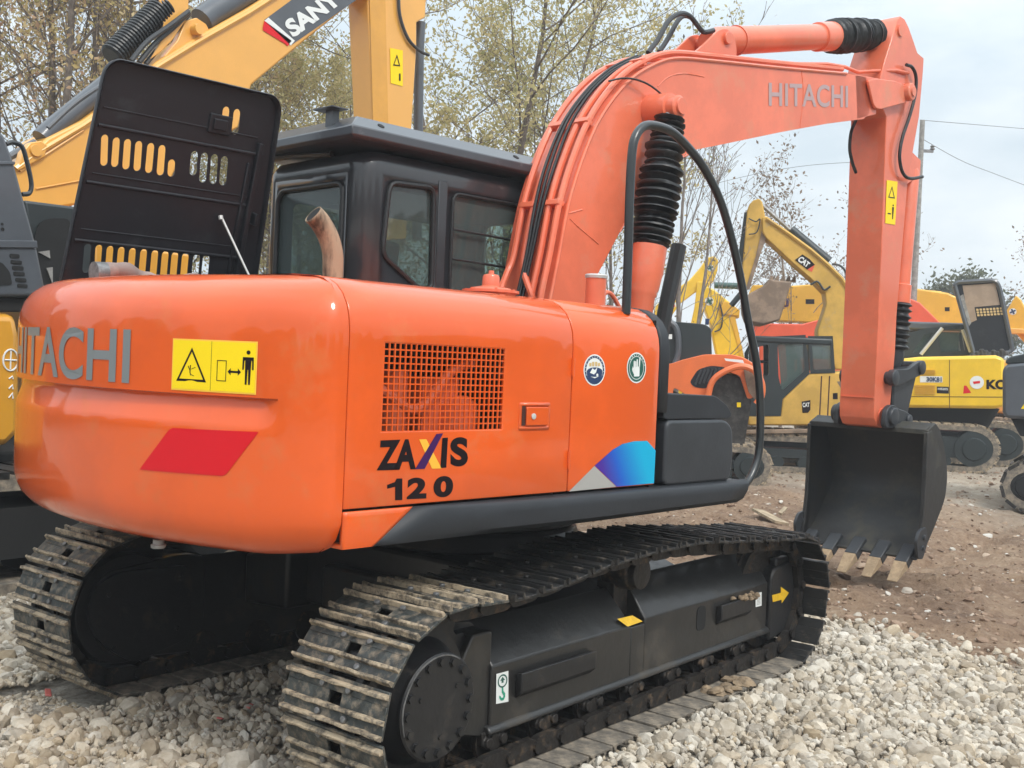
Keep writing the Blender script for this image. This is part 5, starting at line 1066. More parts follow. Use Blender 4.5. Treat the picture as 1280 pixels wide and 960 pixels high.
for k in range(7): a = L.o3(869+k*5.2, 481-k*1.0, -1.02); b = L.o3(877+k*4.6, 462-k*.4, -1.02); m.tube([a, b], .018, 6)
bgobj(L, 'louvre', m, M['charcoal'], oc)
patch(L, 'label', [(905, 448), (928, 450), (930, 454), (907, 451)], -1.0, 'white', oc, .052)
# open arch, interior and panel
ext(L, 'engine_bay', [(882, 500), (890, 472), (905, 465), (925, 472), (940, 500), (930, 560), (840, 560), (842, 490), (866, 502)], -.9, .8, 'engine', og, bevel=.02)
m = MB(); m.tube(smoothpath([L.o3(a, b, -1.15) for a, b in ((884, 500), (890, 478), (903, 466), (925, 458), (942, 463), (952, 478), (952, 495), (945, 505))]), .045, 8); bgobj(L, 'cover_rim', m, M['bgorange'], oc)
ext(L, 'inner_panel', [(930, 462), (942, 466), (950, 478), (950, 492), (944, 500), (936, 490), (932, 475)], -1.05, -1.0, 'bgsteel', og, bevel=0)
hp = L.P([(822, 402), (842, 400), (850, 406), (853, 425), (850, 452), (843, 463), (824, 466)], -.8)
m = MB(); hp2 = L.P([(825, 401), (880, 405), (890, 410), (891, 430), (891, 447), (850, 455), (836, 464)], -.8)
m.prism(rpoly(L.P([(834, 401), (880, 405), (889, 410), (890, 447), (852, 452), (838, 464), (830, 464), (830, 404)], -.8), .05, 3), -.8, .6); hh = bgobj(L, 'hood', m, M['bgdark'], og, bevel=.05, seg=3, smooth=50)
m = MB(); rr_ = [L.o3(a, b, -.85) for a, b in ((824, 402), (836, 402), (845, 410), (848, 425), (847, 445), (840, 460), (828, 466))]; m.tube(smoothpath(rr_), .045, 8); bgobj(L, 'hood_rim', m, M['bggrey'], hh)
patch(L, 'label', [(834, 418), (840, 418), (840, 424), (834, 424)], -.8, 'white', hh, .07); m = MB(); m.box(*L.p(880, 407)[:1], L.p(884, 407)[0], -.5, -.3, L.p(880, 407)[1], L.p(880, 400)[1]); bgobj(L, 'cap', m, M['navy'], hh)
patch(L, 'label', [(921, 503), (926, 503), (926, 509), (921, 509)], -.9, 'yellow_decal', og, .02)
bgtrack(L, og, L.p(850, 560, -.9)[0], -1.0, -.5, 2.6, .6); bgtrack(L, og, L.p(850, 560, -.9)[0], .5, 1.0, 2.6, .6)

def emblem(L, px, py, y, parent, s=5.0):
    m = MB(); x, z = L.p(px, py, y); k = L.p(px+1, py, y)[0]-x
    m.add(*[(lambda f: [(p[0], y-.006, p[1]) for p in f[0]])(flat([(x+s*k*math.cos(a), z+s*k*math.sin(a)) for a in np.linspace(0, 6.283, 17)[:-1]])), [tuple(q) for q in flat([(x+s*k*math.cos(a), z+s*k*math.sin(a)) for a in np.linspace(0, 6.283, 17)[:-1]])[1]]])
    m.use(1); r = s*k*.85; w = s*k*.24
    for a in (.5, .5+math.pi/2): 
        c, s_ = math.cos(a), math.sin(a); q = [(-r, -w), (r, -w), (r, w), (-r, w)]; f = flat([(x+c*u-s_*v, z+s_*u+c*v) for u, v in q]); m.add([(p[0], y-.012-.004*(a > 1), p[1]) for p in f[0]], f[1])
    return bgobj(L, 'cross_emblem', m, [M['white'], M['dgreen']], parent, smooth=0)
# nearer yellow excavator with cross emblem: bent boom and arm
L = Loc(910, 26.0, facing(910, 5))
ye = mkroot(L, 'bright yellow excavator whose bent arm with a green cross emblem rises behind the black rail')
bo = ext(L, 'boom', [(876, 368), (884, 358), (893, 362), (905, 372), (925, 388), (924, 398), (912, 396), (922, 420), (928, 450), (932, 470), (905, 470), (895, 440), (888, 405), (880, 385)], 0, .45, 'yellow', ye, bevel=.03)
ext(L, 'boom_plate', [(912, 396), (919, 396), (931, 450), (935, 470), (928, 470), (922, 430)], -.02, 0, 'yellow2', bo, bevel=0)
ext(L, 'pivot_block', [(900, 378), (910, 377), (925, 388), (924, 395), (900, 392)], -.05, 0, 'yellow2', bo, bevel=.01); emblem(L, 886.5, 376.5, 0, bo, 5.5)
cylp(L, 'cylinder', [(893, 356.5), (935, 358)], .2, .075, 'teal', ye); m = MB(); m.tube(smoothpath([L.o3(900, 380, -.06), L.o3(903, 395, -.06), L.o3(901, 410, -.06), L.o3(893, 415, -.06)]), .02, 6); bgobj(L, 'hose', m, M['hose'], ye)
simple_house(L, ye, 'yellow', -2.8, .2, -1.3, 1.3, .95, 1.75); bgtrack(L, ye, -1.2, -1.4, -.8, 3.6, .85); bgtrack(L, ye, -1.2, .8, 1.4, 3.6, .85)
L = Loc(860, 31.0, facing(860, 5))
yf = mkroot(L, 'yellow excavator farther back with a peaked boom and arm, left of the bare sapling forks')
ext(L, 'boom', [(815, 410), (820, 382), (835, 368), (862, 350), (876, 334), (884, 322), (893, 320), (898, 325), (897, 338), (892, 352), (882, 362), (870, 365), (850, 380), (836, 400), (830, 412)], 0, .5, 'yellow', yf, bevel=.03); emblem(L, 888, 335, 0, yf, 4.2)
ext(L, 'arm', [(872, 352), (888, 352), (884, 372), (876, 405), (862, 412), (868, 385)], -.1, -.01, 'yellow', yf, bevel=.02)
patch(L, 'label', [(832, 386), (846, 377), (848, 381), (834, 390)], 0, 'white', yf); patch(L, 'red_mark', [(839, 383), (843, 380), (844, 383), (840, 386)], 0, 'bgred', yf, .012)
simple_house(L, yf, 'yellow', -3.5, -.5, -1.3, 1.3, .95, 1.9); bgtrack(L, yf, -2, -1.4, -.8, 4.0, .85); bgtrack(L, yf, -2, .8, 1.4, 4.0, .85)

# large warm yellow excavator whose boom lies across
L = Loc(1080, 30.0, facing(1080, 4))
wy = mkroot(L, 'warm yellow excavator with long level boom behind the orange arm and brown bucket')
bo = ext(L, 'boom', [(934, 372), (940, 356), (990, 357), (1060, 352), (1135, 359), (1185, 366), (1215, 380), (1210, 405), (1130, 408), (1000, 403), (936, 400)], 0, .7, 'yellow2', wy, bevel=.04)
cylp(L, 'arm_cylinder', [(1100, 362), (1176, 369)], .1, .10, 'yellow2', wy); patch(L, 'badge', [(1007, 374), (1018, 374), (1018, 380), (1007, 380)], 0, 'letter_black', bo); patch(L, 'badge', [(1181, 384), (1187, 384), (1187, 389), (1181, 389)], 0, 'letter_black', bo)
textobj(L, 'J', [(980, 384), (986, 384), (986, 373), (980, 373)], 0, 'letter_purple', bo, .05)
simple_house(L, wy, 'yellow2', -1.0, 4.2, -.8, 1.7, 1.0, 2.2); bgtrack(L, wy, 1.5, -.9, -.3, 4.6, .95); bgtrack(L, wy, 1.5, 1.2, 1.8, 4.6, .95)
# orange-red one below it
L = Loc(1060, 26.5, facing(1060, 4))
rd = mkroot(L, 'orange red excavator with sloping boom half hidden behind the orange arm')
ext(L, 'boom', [(936, 404), (1003, 405), (1060, 390), (1135, 372), (1150, 378), (1180, 408), (1170, 414), (1135, 414), (1090, 425), (1000, 422), (936, 432)], 0, .5, 'bgred', rd, bevel=.03)
ext(L, 'pillar', [(948, 405), (980, 405), (985, 480), (950, 480)], .05, .45, 'bgred', rd, bevel=.03)
m = MB(); m.box(L.p(980, 440)[0], L.p(1060, 440)[0], .2, 1.2, 1.2, 2.75); bgobj(L, 'cab', m, M['bgglass'], rd, bevel=.05)
m = MB(); 
for px in (980, 1003, 1030): x = L.p(px, 440)[0]; m.box(x-.04, x+.04, .17, .2, 1.2, 2.75)
m.box(L.p(976, 440)[0], L.p(1062, 440)[0], .15, 1.25, 2.72, 2.8); bgobj(L, 'cab_frame', m, M['bggrey'], rd)
simple_house(L, rd, 'bgred', -1.2, 3.0, -1.2, 1.3, .95, 2.0); bgtrack(L, rd, .9, -1.3, -.7, 4.0, .85); bgtrack(L, rd, .9, .7, 1.3, 4.0, .85)
# amber arm with blue emblem far right
L = Loc(1275, 28.0, facing(1275))
ab = mkroot(L, 'amber excavator at the far right whose pointed arm carries a blue cross emblem')
bo = ext(L, 'arm', [(1256, 412), (1257, 390), (1270, 369), (1276, 374), (1290, 400), (1310, 440), (1300, 450), (1270, 416)], 0, .45, 'yellow2', ab, bevel=.03); o = emblem(L, 1266, 389.5, 0, bo, 4.6); o.data.materials[1] = M['navy']
ext(L, 'pivot_block', [(1255, 412), (1262, 410), (1300, 412), (1300, 418), (1260, 417)], -.3, 0, 'sany', ab, bevel=.02)
simple_house(L, ab, 'sany', -1.0, 3.0, -.8, 1.3, .95, 1.9); bgtrack(L, ab, 1.0, -1.4, -.8, 4.0, .85); bgtrack(L, ab, 1.0, .8, 1.4, 4.0, .85)

# rubble block behind the toolbox
L = Loc(921, 17.0, facing(921))
m = MB(); rr = random.Random(3)
for i in range(3):
    for j in range(3):
        x = -.28+i*.28+rr.uniform(-.03, .03); m.obox((x+.12*(j % 2), rr.uniform(-.1, .1), .08+j*.155), (1, rr.uniform(-.1, .1), rr.uniform(-.05, .05)), (0, 1, 0), (0, 0, 1), .13, .25, .07)
rb = obj('brick_pile', m, M['brick'], None, fr=L.w, bevel=.02); tag(rb, 'low pile of rusty pink bricks on the mud beside the far yellow excavator', 'brick pile')

# ================================================================== POLE, WIRES
L = Loc(1137, 27.0, VIEW-90)
m = MB(); m.lathe((0, 0, 0), (0, 0, 1), [(0, .09), (7.6, .055)], 14); pole = tag(obj('utility_pole', m, M['concrete'], None, fr=L.w), 'pale concrete utility pole rising just right of the orange arm', 'utility pole')
for z in (6.9,): m = MB(); m.box(-.02, .28, -.03, .03, z-.03, z+.03); m.lathe((.26, 0, z+.02), (0, 0, 1), [(0, .03), (.03, .06), (.06, .035), (.09, .055), (.12, .03)], 10); obj('insulator_arm', m, M['steel'], pole, fr=L.w)
def wire(pxs, D0, D1, lab, r=.012):
    pts = []
    for i, (px, py) in enumerate(pxs):
        D = D0+(D1-D0)*i/(len(pxs)-1); d = ray(px, py); h = math.hypot(d[0], d[1]); pts.append(CAM+d/h*D)
    m = MB(); m.tube(smoothpath(pts, 6), r, 5); tag(obj('power_line', m, M['wire'], None), lab, 'power line')
wire([(1150, 172), (1200, 200), (1240, 216), (1330, 250)], 27, 34, 'upper thin power line leaving the concrete pole to the right', .007)
wire([(1150, 206), (1100, 202), (1000, 208), (900, 228), (760, 268)], 27, 34, 'thin power line sagging from the pole behind the orange boom', .006)
wire([(1150, 150), (1330, 165)], 27, 36, 'faint topmost power line right of the concrete pole', .007)
wire([(700, 30), (760, 55), (800, 68), (860, 88)], 24, 24, 'upper power line between the leafy tree and the hose loop', .011)
wire([(700, 55), (750, 70), (800, 82), (860, 100)], 24, 24, 'lower power line just under the other at the boom shoulder', .011)
# ================================================================== TREES
def make_tree(seed, H_, spread, levels=3, leaf=.09, nleaf=5000, trunk_r=.10, up_=.75, first=.25, nb=(14, 6, 5), lm='leaf', bark='bark', leafstart=.35, ball=.35, fork=False):
    rr = random.Random(seed); ra = np.random.default_rng(seed); m = MB(); tips = []
    def rv(): return np.array([rr.gauss(0, 1), rr.gauss(0, 1), rr.gauss(0, 1)])
    def branch(p, d, l, r, lev, nseg):
        pts = [p]; q = p.copy(); dd = d/np.linalg.norm(d)
        for i in range(nseg):
            dd = dd+rv()*(.05 if lev == 0 else .14)+np.array([0, 0, .02 if lev == 0 else .10]); dd /= np.linalg.norm(dd); q = q+dd*l/nseg; pts.append(q)
        rs = [max(r*(1-.85*i/nseg), .0045) for i in range(nseg+1)]
        m.tube(pts, rs, 7 if lev == 0 else (5 if lev == 1 else 3), cap=(lev == 0)); return pts, dd
    def grow(p, d, l, r, lev):
        pts, dd = branch(p, d, l, r, lev, 9 if lev == 0 else (6 if lev == 1 else 4))
        if lev >= levels-1 or lev >= 2:
            for i in range(1, len(pts)):
                tips.append((pts[i], l*.3))
        if lev >= levels: return
        n = nb[lev]
        for k in range(n):
            t = first+(1-first)*(k+rr.random())/n if lev == 0 else .25+.75*(k+rr.random())/n
            i = min(int(t*(len(pts)-1)), len(pts)-2); f = t*(len(pts)-1)-i; b = pts[i]*(1-f)+pts[i+1]*f
            ax = (pts[i+1]-pts[i]); ax /= np.linalg.norm(ax); an_ = rr.random()*6.28; e = np.array([math.cos(an_), math.sin(an_), 0.0]); 
            dn = ax*(up_ if lev == 0 else .6)+e*(1.0 if lev == 0 else .7)*(spread)+rv()*.12
            ll = l*((.42*(1-.55*t)+.08) if lev == 0 else .50*(1-.3*t)) * rr.uniform(.75, 1.2)
            grow(b, dn, ll, r*(.24 if lev == 0 else .36)*(1-.5*t)+.003, lev+1)
    grow(np.zeros(3), np.array([rr.gauss(0, .04), rr.gauss(0, .04), 1.0]), H_, trunk_r, 0)
    root = empty('tree'); tk = obj('trunk', m, M[bark], root, smooth=60)
    T_ = np.array([t[0] for t in tips]); keep = T_[:, 2] > H_*leafstart; T_ = T_[keep]
    if nleaf and len(T_):
        idx = ra.integers(0, len(T_), nleaf); dens = ra.random(len(T_)); dens = (dens > .18); idx = idx[dens[idx]]
        c = T_[idx]+ra.normal(0, 1, (len(idx), 3))*ball*.5; n = len(c)
        a = ra.normal(0, 1, (n, 3)); a /= np.linalg.norm(a, axis=1)[:, None]; b = ra.normal(0, 1, (n, 3)); b -= a*(a*b).sum(1)[:, None]; b /= np.linalg.norm(b, axis=1)[:, None]
        s = leaf*ra.uniform(.55, 1.25, n)[:, None]; V = np.stack([c-a*s*.6, c+b*s*.32, c+a*s*.6, c-b*s*.32], 1).reshape(-1, 3)
        me = bpy.data.meshes.new('crown'); me.vertices.add(4*n); me.vertices.foreach_set('co', V.ravel()); me.loops.add(4*n); me.loops.foreach_set('vertex_index', np.arange(4*n)); me.polygons.add(n); me.polygons.foreach_set('loop_start', np.arange(n)*4); me.polygons.foreach_set('loop_total', np.full(n, 4)); me.update()
        at = me.attributes.new('tone', 'FLOAT', 'FACE'); clump = (np.sin(c[:, 0]*1.9+seed)+np.cos(c[:, 1]*2.3)+np.sin(c[:, 2]*1.7))*.13+.5; at.data.foreach_set('value', np.clip(clump+ra.normal(0, .22, n), 0, 1).astype(np.float32))
        me.materials.append(M[lm]); cr = bpy.data.objects.new('crown', me); COL.objects.link(cr); cr.parent = root
    return root
def copy_tree(r):
    c = r.copy(); COL.objects.link(c)
    for ch in r.children: d = ch.copy(); COL.objects.link(d); d.parent = c
    return c
def put(r, px, D, s=1.0, rot=0.0, label='', cat='tree', group=None, sz=None):
    x, y = bearing(px, D); r.location = (x, y, -.05); r.rotation_euler = (0, 0, rot); r.scale = (s, s, sz or s); tag(r, label, cat, group); return r
tall = [make_tree(11, 11.5, .85, leaf=.075, nleaf=15000, trunk_r=.10, nb=(20, 6, 3), leafstart=.22, first=.18, ball=.26), make_tree(12, 12.0, .7, leaf=.075, nleaf=14000, trunk_r=.095, nb=(18, 6, 3), leafstart=.25, first=.2, ball=.26), make_tree(13, 10.5, .9, leaf=.075, nleaf=13000, trunk_r=.09, nb=(18, 6, 3), leafstart=.3, first=.25, ball=.26)]
used = [False]*3
def T3(k):
    if not used[k]: used[k] = True; return tall[k]
    return copy_tree(tall[k])
G1 = 'tall autumn trees behind the amber boom'
put(T3(0), -8, 20, 1.0, .3, 'brown leaved tall tree at the left edge of the photo', group=G1)
put(T3(1), 30, 21, 1.05, 1.2, 'second tall tree from the left edge, thin straight trunk', group=G1)
put(T3(2), 58, 18, 1.1, 2.2, 'tall autumn tree with a straight trunk above the amber cylinder base', group=G1)
put(T3(0), 96, 20, 1.0, 3.4, 'tall autumn tree left of the raised black hood', group=G1)
put(T3(1), 128, 23, 1.1, 4.2, 'tall tree standing directly behind the corrugated cylinder boot', group=G1)
put(T3(2), 165, 20, 1.15, 5.0, 'tall autumn tree behind the upper left of the raised hood', group=G1)
put(T3(0), 215, 25, 1.1, 5.9, 'tall autumn tree behind the amber clevis', group=G1)
mid = make_tree(21, 8.3, .95, leaf=.085, nleaf=17000, trunk_r=.10, nb=(20, 7, 3), lm='leaf_olive', leafstart=.18, first=.16, ball=.24)
G2 = 'olive green trees between the amber boom and the cab roof'
put(mid, 330, 24, .86, .5, 'olive tree just right of the raised black hood', group=G2); put(copy_tree(mid), 378, 26, .88, 2.0, 'olive tree under the amber boom left of the amber arm', group=G2); put(copy_tree(mid), 432, 24, .84, 3.6, 'olive tree touching the left side of the amber arm', group=G2)
put(copy_tree(mid), 280, 27, 1.05, 4.4, 'olive tree mostly hidden behind the raised black hood', group=G2)
big = make_tree(31, 9.6, 1.0, leaf=.08, nleaf=12000, trunk_r=.11, nb=(17, 6, 4), lm='leaf_olive', leafstart=.30, first=.22, ball=.20, bark='bark')
G3 = 'leafy trees right of the amber arm'
put(big, 560, 21, .98, .4, 'leafy olive tree right beside the amber arm and its cylinder', group=G3); put(copy_tree(big), 622, 19.5, .98, 2.4, 'largest olive tree over the cab roof with a forked trunk', group=G3); put(copy_tree(big), 662, 22, 1.0, 4.1, 'leafy olive tree just left of the orange boom', group=G3)
put(copy_tree(big), 700, 21, .84, 5.6, 'lower leafy tree touching the back of the orange boom', group=G3)
bare = make_tree(41, 6.2, .55, leaf=.07, nleaf=160, trunk_r=.07, nb=(13, 5, 3), lm='leaf_brown', bark='bark2', leafstart=.4, first=.12, up_=1.3)
bare2 = make_tree(42, 6.8, .5, leaf=.07, nleaf=120, trunk_r=.065, nb=(12, 5, 3), lm='leaf_brown', bark='bark2', leafstart=.4, first=.1, up_=1.5)
G4 = 'bare saplings beyond the boom cylinder'
put(bare, 772, 22, .95, .2, 'bare sapling between the orange boom and its rail', group=G4); put(bare2, 846, 21, 1.0, 1.1, 'bare sapling with upright branches in front of the far yellow boom', group=G4); put(copy_tree(bare), 862, 20, .85, 2.6, 'bare sapling behind the curved black rail', group=G4)
sp_ = make_tree(51, 6.2, .8, leaf=.10, nleaf=1500, trunk_r=.08, nb=(14, 5, 3), lm='leaf_brown', bark='bark2', leafstart=.45, first=.2)
G5 = 'thin leaved trees behind the far machines'
put(sp_, 1010, 30, 1.0, .7, 'sparse brown leaved tree behind the folded yellow boom', group=G5); put(copy_tree(sp_), 978, 34, .72, 2.7, 'sparse tree seen through the fold of the yellow boom', group=G5); put(copy_tree(sp_), 1042, 33, .9, 5.0, 'sparse tree between the folded yellow boom and the orange arm', group=G5)
put(copy_tree(sp_), 1284, 36, .85, 3.0, 'sparse bare tree at the right edge behind the amber arm', group=G5)
dk = make_tree(61, 4.4, 1.1, leaf=.16, nleaf=9000, trunk_r=.14, nb=(18, 7, 4), lm='leaf_dark', leafstart=.2, first=.2, ball=.5)
put(dk, 1192, 48, 1.12, .4, 'dull green bushy tree far behind the yellow boom, left of the raised hood'); put(copy_tree(dk), 1165, 52, .95, 2.0, 'dull green bushy tree far away just right of the utility pole')
put(copy_tree(dk), 1232, 55, 1.0, 3.0, 'dull green bushy tree hidden behind the raised slate hood')
# unseen wood behind the camera, added so paint and glass mirror something dark
# far wood beyond the yard, reads as one mass
hz = MB(); ra = np.random.default_rng(5); n = 110000
angs = rad(VIEW)+ra.uniform(-math.pi, math.pi, n); D = ra.uniform(60, 95, n); behind = np.abs(angs-rad(VIEW)) > .95; D = np.where(behind, ra.uniform(22, 32, n), D); hgt = (2.6+1.5*np.sin(angs*9)+.9*np.sin(angs*23)+1.0*np.sin(angs*41))
c = np.stack([CAM[0]+np.cos(angs)*D, CAM[1]+np.sin(angs)*D, ra.uniform(0, 1, n)**.8*np.clip(hgt+behind*1.2, 1.6, 6)], 1)
a = ra.normal(0, 1, (n, 3)); a /= np.linalg.norm(a, axis=1)[:, None]; b = np.cross(a, ra.normal(0, 1, (n, 3))); b /= np.linalg.norm(b, axis=1)[:, None]; s = ra.uniform(.25, .6, n)[:, None]
V = np.stack([c-a*s, c+b*s*.6, c+a*s, c-b*s*.6], 1).reshape(-1, 3); me = bpy.data.meshes.new('far_wood'); me.vertices.add(4*n); me.vertices.foreach_set('co', V.ravel()); me.loops.add(4*n); me.loops.foreach_set('vertex_index', np.arange(4*n)); me.polygons.add(n); me.polygons.foreach_set('loop_start', np.arange(n)*4); me.polygons.foreach_set('loop_total', np.full(n, 4)); me.update()
at = me.attributes.new('tone', 'FLOAT', 'FACE'); at.data.foreach_set('value', ra.random(n).astype(np.float32)); me.materials.append(M['leaf_dark']); fw_ = bpy.data.objects.new('far_wood', me); COL.objects.link(fw_)
tag(fw_, 'low dull green far woodland, plus an unseen part behind the camera added for reflections', 'woodland', kind='stuff')

# ================================================================== GROUND
def nfield(x, y, seed=0):
    r = np.random.default_rng(seed); out = np.zeros_like(x)
    for f, a in ((.35, 1), (.8, .6), (1.7, .4), (3.5, .25), (7.5, .14)):
        for _ in range(3):
            th = r.random()*6.28; out += a*np.sin((x*math.cos(th)+y*math.sin(th))*f*6.28*.5+r.random()*6.28)
    return out/3
def gravel_edge(x, y): return 2.75+.12*(y+1)+.22*nfield(x*.6, y, 9)-x         # >0: gravel
xs = np.concatenate([-np.geomspace(400, 6, 26), np.arange(-5.4, 15, .075), 15+np.geomspace(.2, 600, 34)]); ys = np.concatenate([-np.geomspace(400, 6, 26), np.arange(-5.4, 9, .075), 9+np.geomspace(.2, 600, 34)])
GX, GY = np.meshgrid(xs, ys, indexing='ij'); e = gravel_edge(GX, GY); mudm = np.clip((-e-.05)/.6, 0, 1); near = np.clip((30-np.hypot(GX, GY))/22, 0, 1)
rut = np.exp(-((GY+.2*GX*0+.6*np.sin(GX*.25)-.2)/.30)**2)+np.exp(-((GX-4.9+.35*(GY))/.28)**2)*.8+np.exp(-((GX-6.3+.3*GY)/.25)**2)*.6
Z = mudm*near*(.05*nfield(GX, GY, 1)+.03*nfield(GX*3.1, GY*3.1, 2)+.026*nfield(GX*8, GY*8, 3)+.016*nfield(GX*15, GY*15, 6)-.085*rut*(1+.35*np.sin(GX*26))+.06*np.exp(-((GX-4.35+.35*GY)/.18)**2))+(1-mudm)*.012*nfield(GX*2, GY*2, 4)-.015*(1-mudm)
FL = (np.abs(GX) < 2.3) & (np.abs(GY) < 1.6); Z[FL] = np.minimum(Z[FL], -.01)
nx_, ny_ = GX.shape; V = np.stack([GX, GY, Z], -1).reshape(-1, 3); I = np.arange(nx_*ny_).reshape(nx_, ny_); F = np.stack([I[:-1, :-1], I[1:, :-1], I[1:, 1:], I[:-1, 1:]], -1).reshape(-1, 4)
me = bpy.data.meshes.new('ground'); me.vertices.add(len(V)); me.vertices.foreach_set('co', V.ravel()); me.loops.add(F.size); me.loops.foreach_set('vertex_index', F.ravel()); me.polygons.add(len(F)); me.polygons.foreach_set('loop_start', np.arange(len(F))*4); me.polygons.foreach_set('loop_total', np.full(len(F), 4)); me.polygons.foreach_set('use_smooth', np.ones(len(F), bool)); me.update()
at = me.attributes.new('gravel', 'FLOAT', 'POINT'); at.data.foreach_set('value', np.clip(e/.5+.5, 0, 1).ravel().astype(np.float32))
gm = bpy.data.materials.new('yard_ground'); gm.use_nodes = True; N_ = gm.node_tree.nodes; L_ = gm.node_tree.links; b_ = N_['Principled BSDF']; b_.inputs['Roughness'].default_value = .92
tc_ = N_.new('ShaderNodeTexCoord')
def noise(sc, det=8, rough=.6): n = N_.new('ShaderNodeTexNoise'); n.inputs['Scale'].default_value = sc; n.inputs['Detail'].default_value = det; n.inputs['Roughness'].default_value = rough; L_.new(tc_.outputs['Object'], n.inputs['Vector']); return n
def ramp(src, st): r = N_.new('ShaderNodeValToRGB'); r.color_ramp.elements.remove(r.color_ramp.elements[1]); [None for _ in ()]; r.color_ramp.elements[0].position = st[0][0]; r.color_ramp.elements[0].color = (*st[0][1], 1); [setattr(r.color_ramp.elements.new(p), 'color', (*c, 1)) for p, c in st[1:]]; L_.new(src, r.inputs[0]); return r
def mixc(f, a, b): x = N_.new('ShaderNodeMix'); x.data_type = 'RGBA'; L_.new(f, x.inputs[0]) if not isinstance(f, float) else setattr(x.inputs[0], 'default_value', f); L_.new(a, x.inputs[6]); L_.new(b, x.inputs[7]); return x.outputs[2]
mud = ramp(noise(.9, 10, .65).outputs['Fac'], [(.32, (.10, .055, .03)), (.46, (.22, .132, .075)), (.60, (.35, .232, .140)), (.76, (.50, .37, .25))])
crumb = ramp(noise(14, 6, .7).outputs['Fac'], [(.35, (.15, .09, .06)), (.55, (.32, .225, .155)), (.72, (.54, .44, .34))])
mud2 = mixc(.42, mud.outputs[0], crumb.outputs[0])
far = ramp(noise(2.2, 8, .7).outputs['Fac'], [(.35, (.30, .24, .18)), (.55, (.43, .36, .28)), (.7, (.52, .46, .38))])
sx = N_.new('ShaderNodeSeparateXYZ'); L_.new(tc_.outputs['Object'], sx.inputs[0])
fr_ = N_.new('ShaderNodeMapRange'); fr_.inputs[1].default_value = 10.5; fr_.inputs[2].default_value = 14.5; nn = noise(.5, 4); ad = N_.new('ShaderNodeMath'); ad.operation = 'MULTIPLY_ADD'; L_.new(nn.outputs['Fac'], ad.inputs[0]); ad.inputs[1].default_value = 4.0; L_.new(sx.outputs[0], ad.inputs[2]); L_.new(ad.outputs[0], fr_.inputs[0])
base = mixc(fr_.outputs[0], mud2, far.outputs[0])
grv = ramp(noise(30, 5, .6).outputs['Fac'], [(.35, (.30, .26, .21)), (.6, (.52, .47, .40))])
ga = N_.new('ShaderNodeAttribute'); ga.attribute_name = 'gravel'; gs = N_.new('ShaderNodeMapRange'); gs.inputs[1].default_value = .35; gs.inputs[2].default_value = .65; L_.new(ga.outputs['Fac'], gs.inputs[0])
L_.new(mixc(gs.outputs[0], base, grv.outputs[0]), b_.inputs['Base Color'])
bp1 = N_.new('ShaderNodeBump'); bp1.inputs['Strength'].default_value = 1.0; bp1.inputs['Distance'].default_value = .08; L_.new(noise(7, 10, .72).outputs['Fac'], bp1.inputs['Height']); L_.new(bp1.outputs[0], b_.inputs['Normal'])
me.materials.append(gm); g = bpy.data.objects.new('ground', me); COL.objects.link(g); tag(g, 'brown churned mud and pale gravel yard', 'ground', kind='structure')

# ------------------------------------------------------------------ stones
def ico(sub):
    b = bmesh.new(); bmesh.ops.create_icosphere(b, subdivisions=sub, radius=1); v = np.array([x.co[:] for x in b.verts]); f = np.array([[q.index for q in p.verts] for p in b.faces]); b.free(); return v, f
IV, IF = ico(3); IV2, IF2 = ico(2)
def rock(seed, v):
    r = np.random.default_rng(seed); n = r.normal(0, 1, (13, 3)); n /= np.linalg.norm(n, axis=1)[:, None]; d = r.uniform(.55, .92, 13); t = (v@n.T)/d; k = np.maximum(t.max(1), .95); p = v/k[:, None]; p *= r.uniform(.6, 1.15, 3)*np.array([1, 1, .8]); return p+r.normal(0, .012, p.shape)
ROCKS = [rock(i, IV2) for i in range(24)]
def scatter(name, pts, sizes, seed, m, label, cat, squash=1.0, sink=.25):
    r = np.random.default_rng(seed); n = len(pts); nv, nf = len(IV2), len(IF2); V = np.empty((n, nv, 3)); q = r.normal(0, 1, (n, 4)); q /= np.linalg.norm(q, axis=1)[:, None]; w, x, y, z = q.T
    Rm = np.stack([1-2*(y*y+z*z), 2*(x*y-z*w), 2*(x*z+y*w), 2*(x*y+z*w), 1-2*(x*x+z*z), 2*(y*z-x*w), 2*(x*z-y*w), 2*(y*z+x*w), 1-2*(x*x+y*y)], -1).reshape(n, 3, 3); k = r.integers(0, len(ROCKS), n); P = np.array(ROCKS)
    V = np.einsum('nij,nvj->nvi', Rm, P[k])*sizes[:, None, None]; V[:, :, 2] *= squash; V += pts[:, None, :]; F = (IF2[None]+np.arange(n)[:, None, None]*nv).reshape(-1, 3)
    me = bpy.data.meshes.new(name); me.vertices.add(n*nv); me.vertices.foreach_set('co', V.astype(np.float32).ravel()); me.loops.add(F.size); me.loops.foreach_set('vertex_index', F.ravel().astype(np.int32)); me.polygons.add(len(F)); me.polygons.foreach_set('loop_start', np.arange(len(F), dtype=np.int32)*3); me.polygons.foreach_set('loop_total', np.full(len(F), 3, np.int32)); me.polygons.foreach_set('use_smooth', np.zeros(len(F), bool)); me.update()
    tone = r.random(n); warm = np.clip(WARM(pts[:, 0], pts[:, 1])+r.normal(0, .25, n), 0, 1)
    for nm, a in (('tone', tone), ('warm', warm)): at = me.attributes.new(nm, 'FLOAT', 'FACE'); at.data.foreach_set('value', np.repeat(a, nf).astype(np.float32))
    me.materials.append(m); o = bpy.data.objects.new(name, me); COL.objects.link(o); return tag(o, label, cat, kind='stuff')
def WARM(x, y): return .36+.35*nfield(x*.35, y*.35, 21)+.45*np.clip((x+.2*0-.9)/2.2, 0, 1)*np.clip((-y-1.2)/1.0, 0, 1)
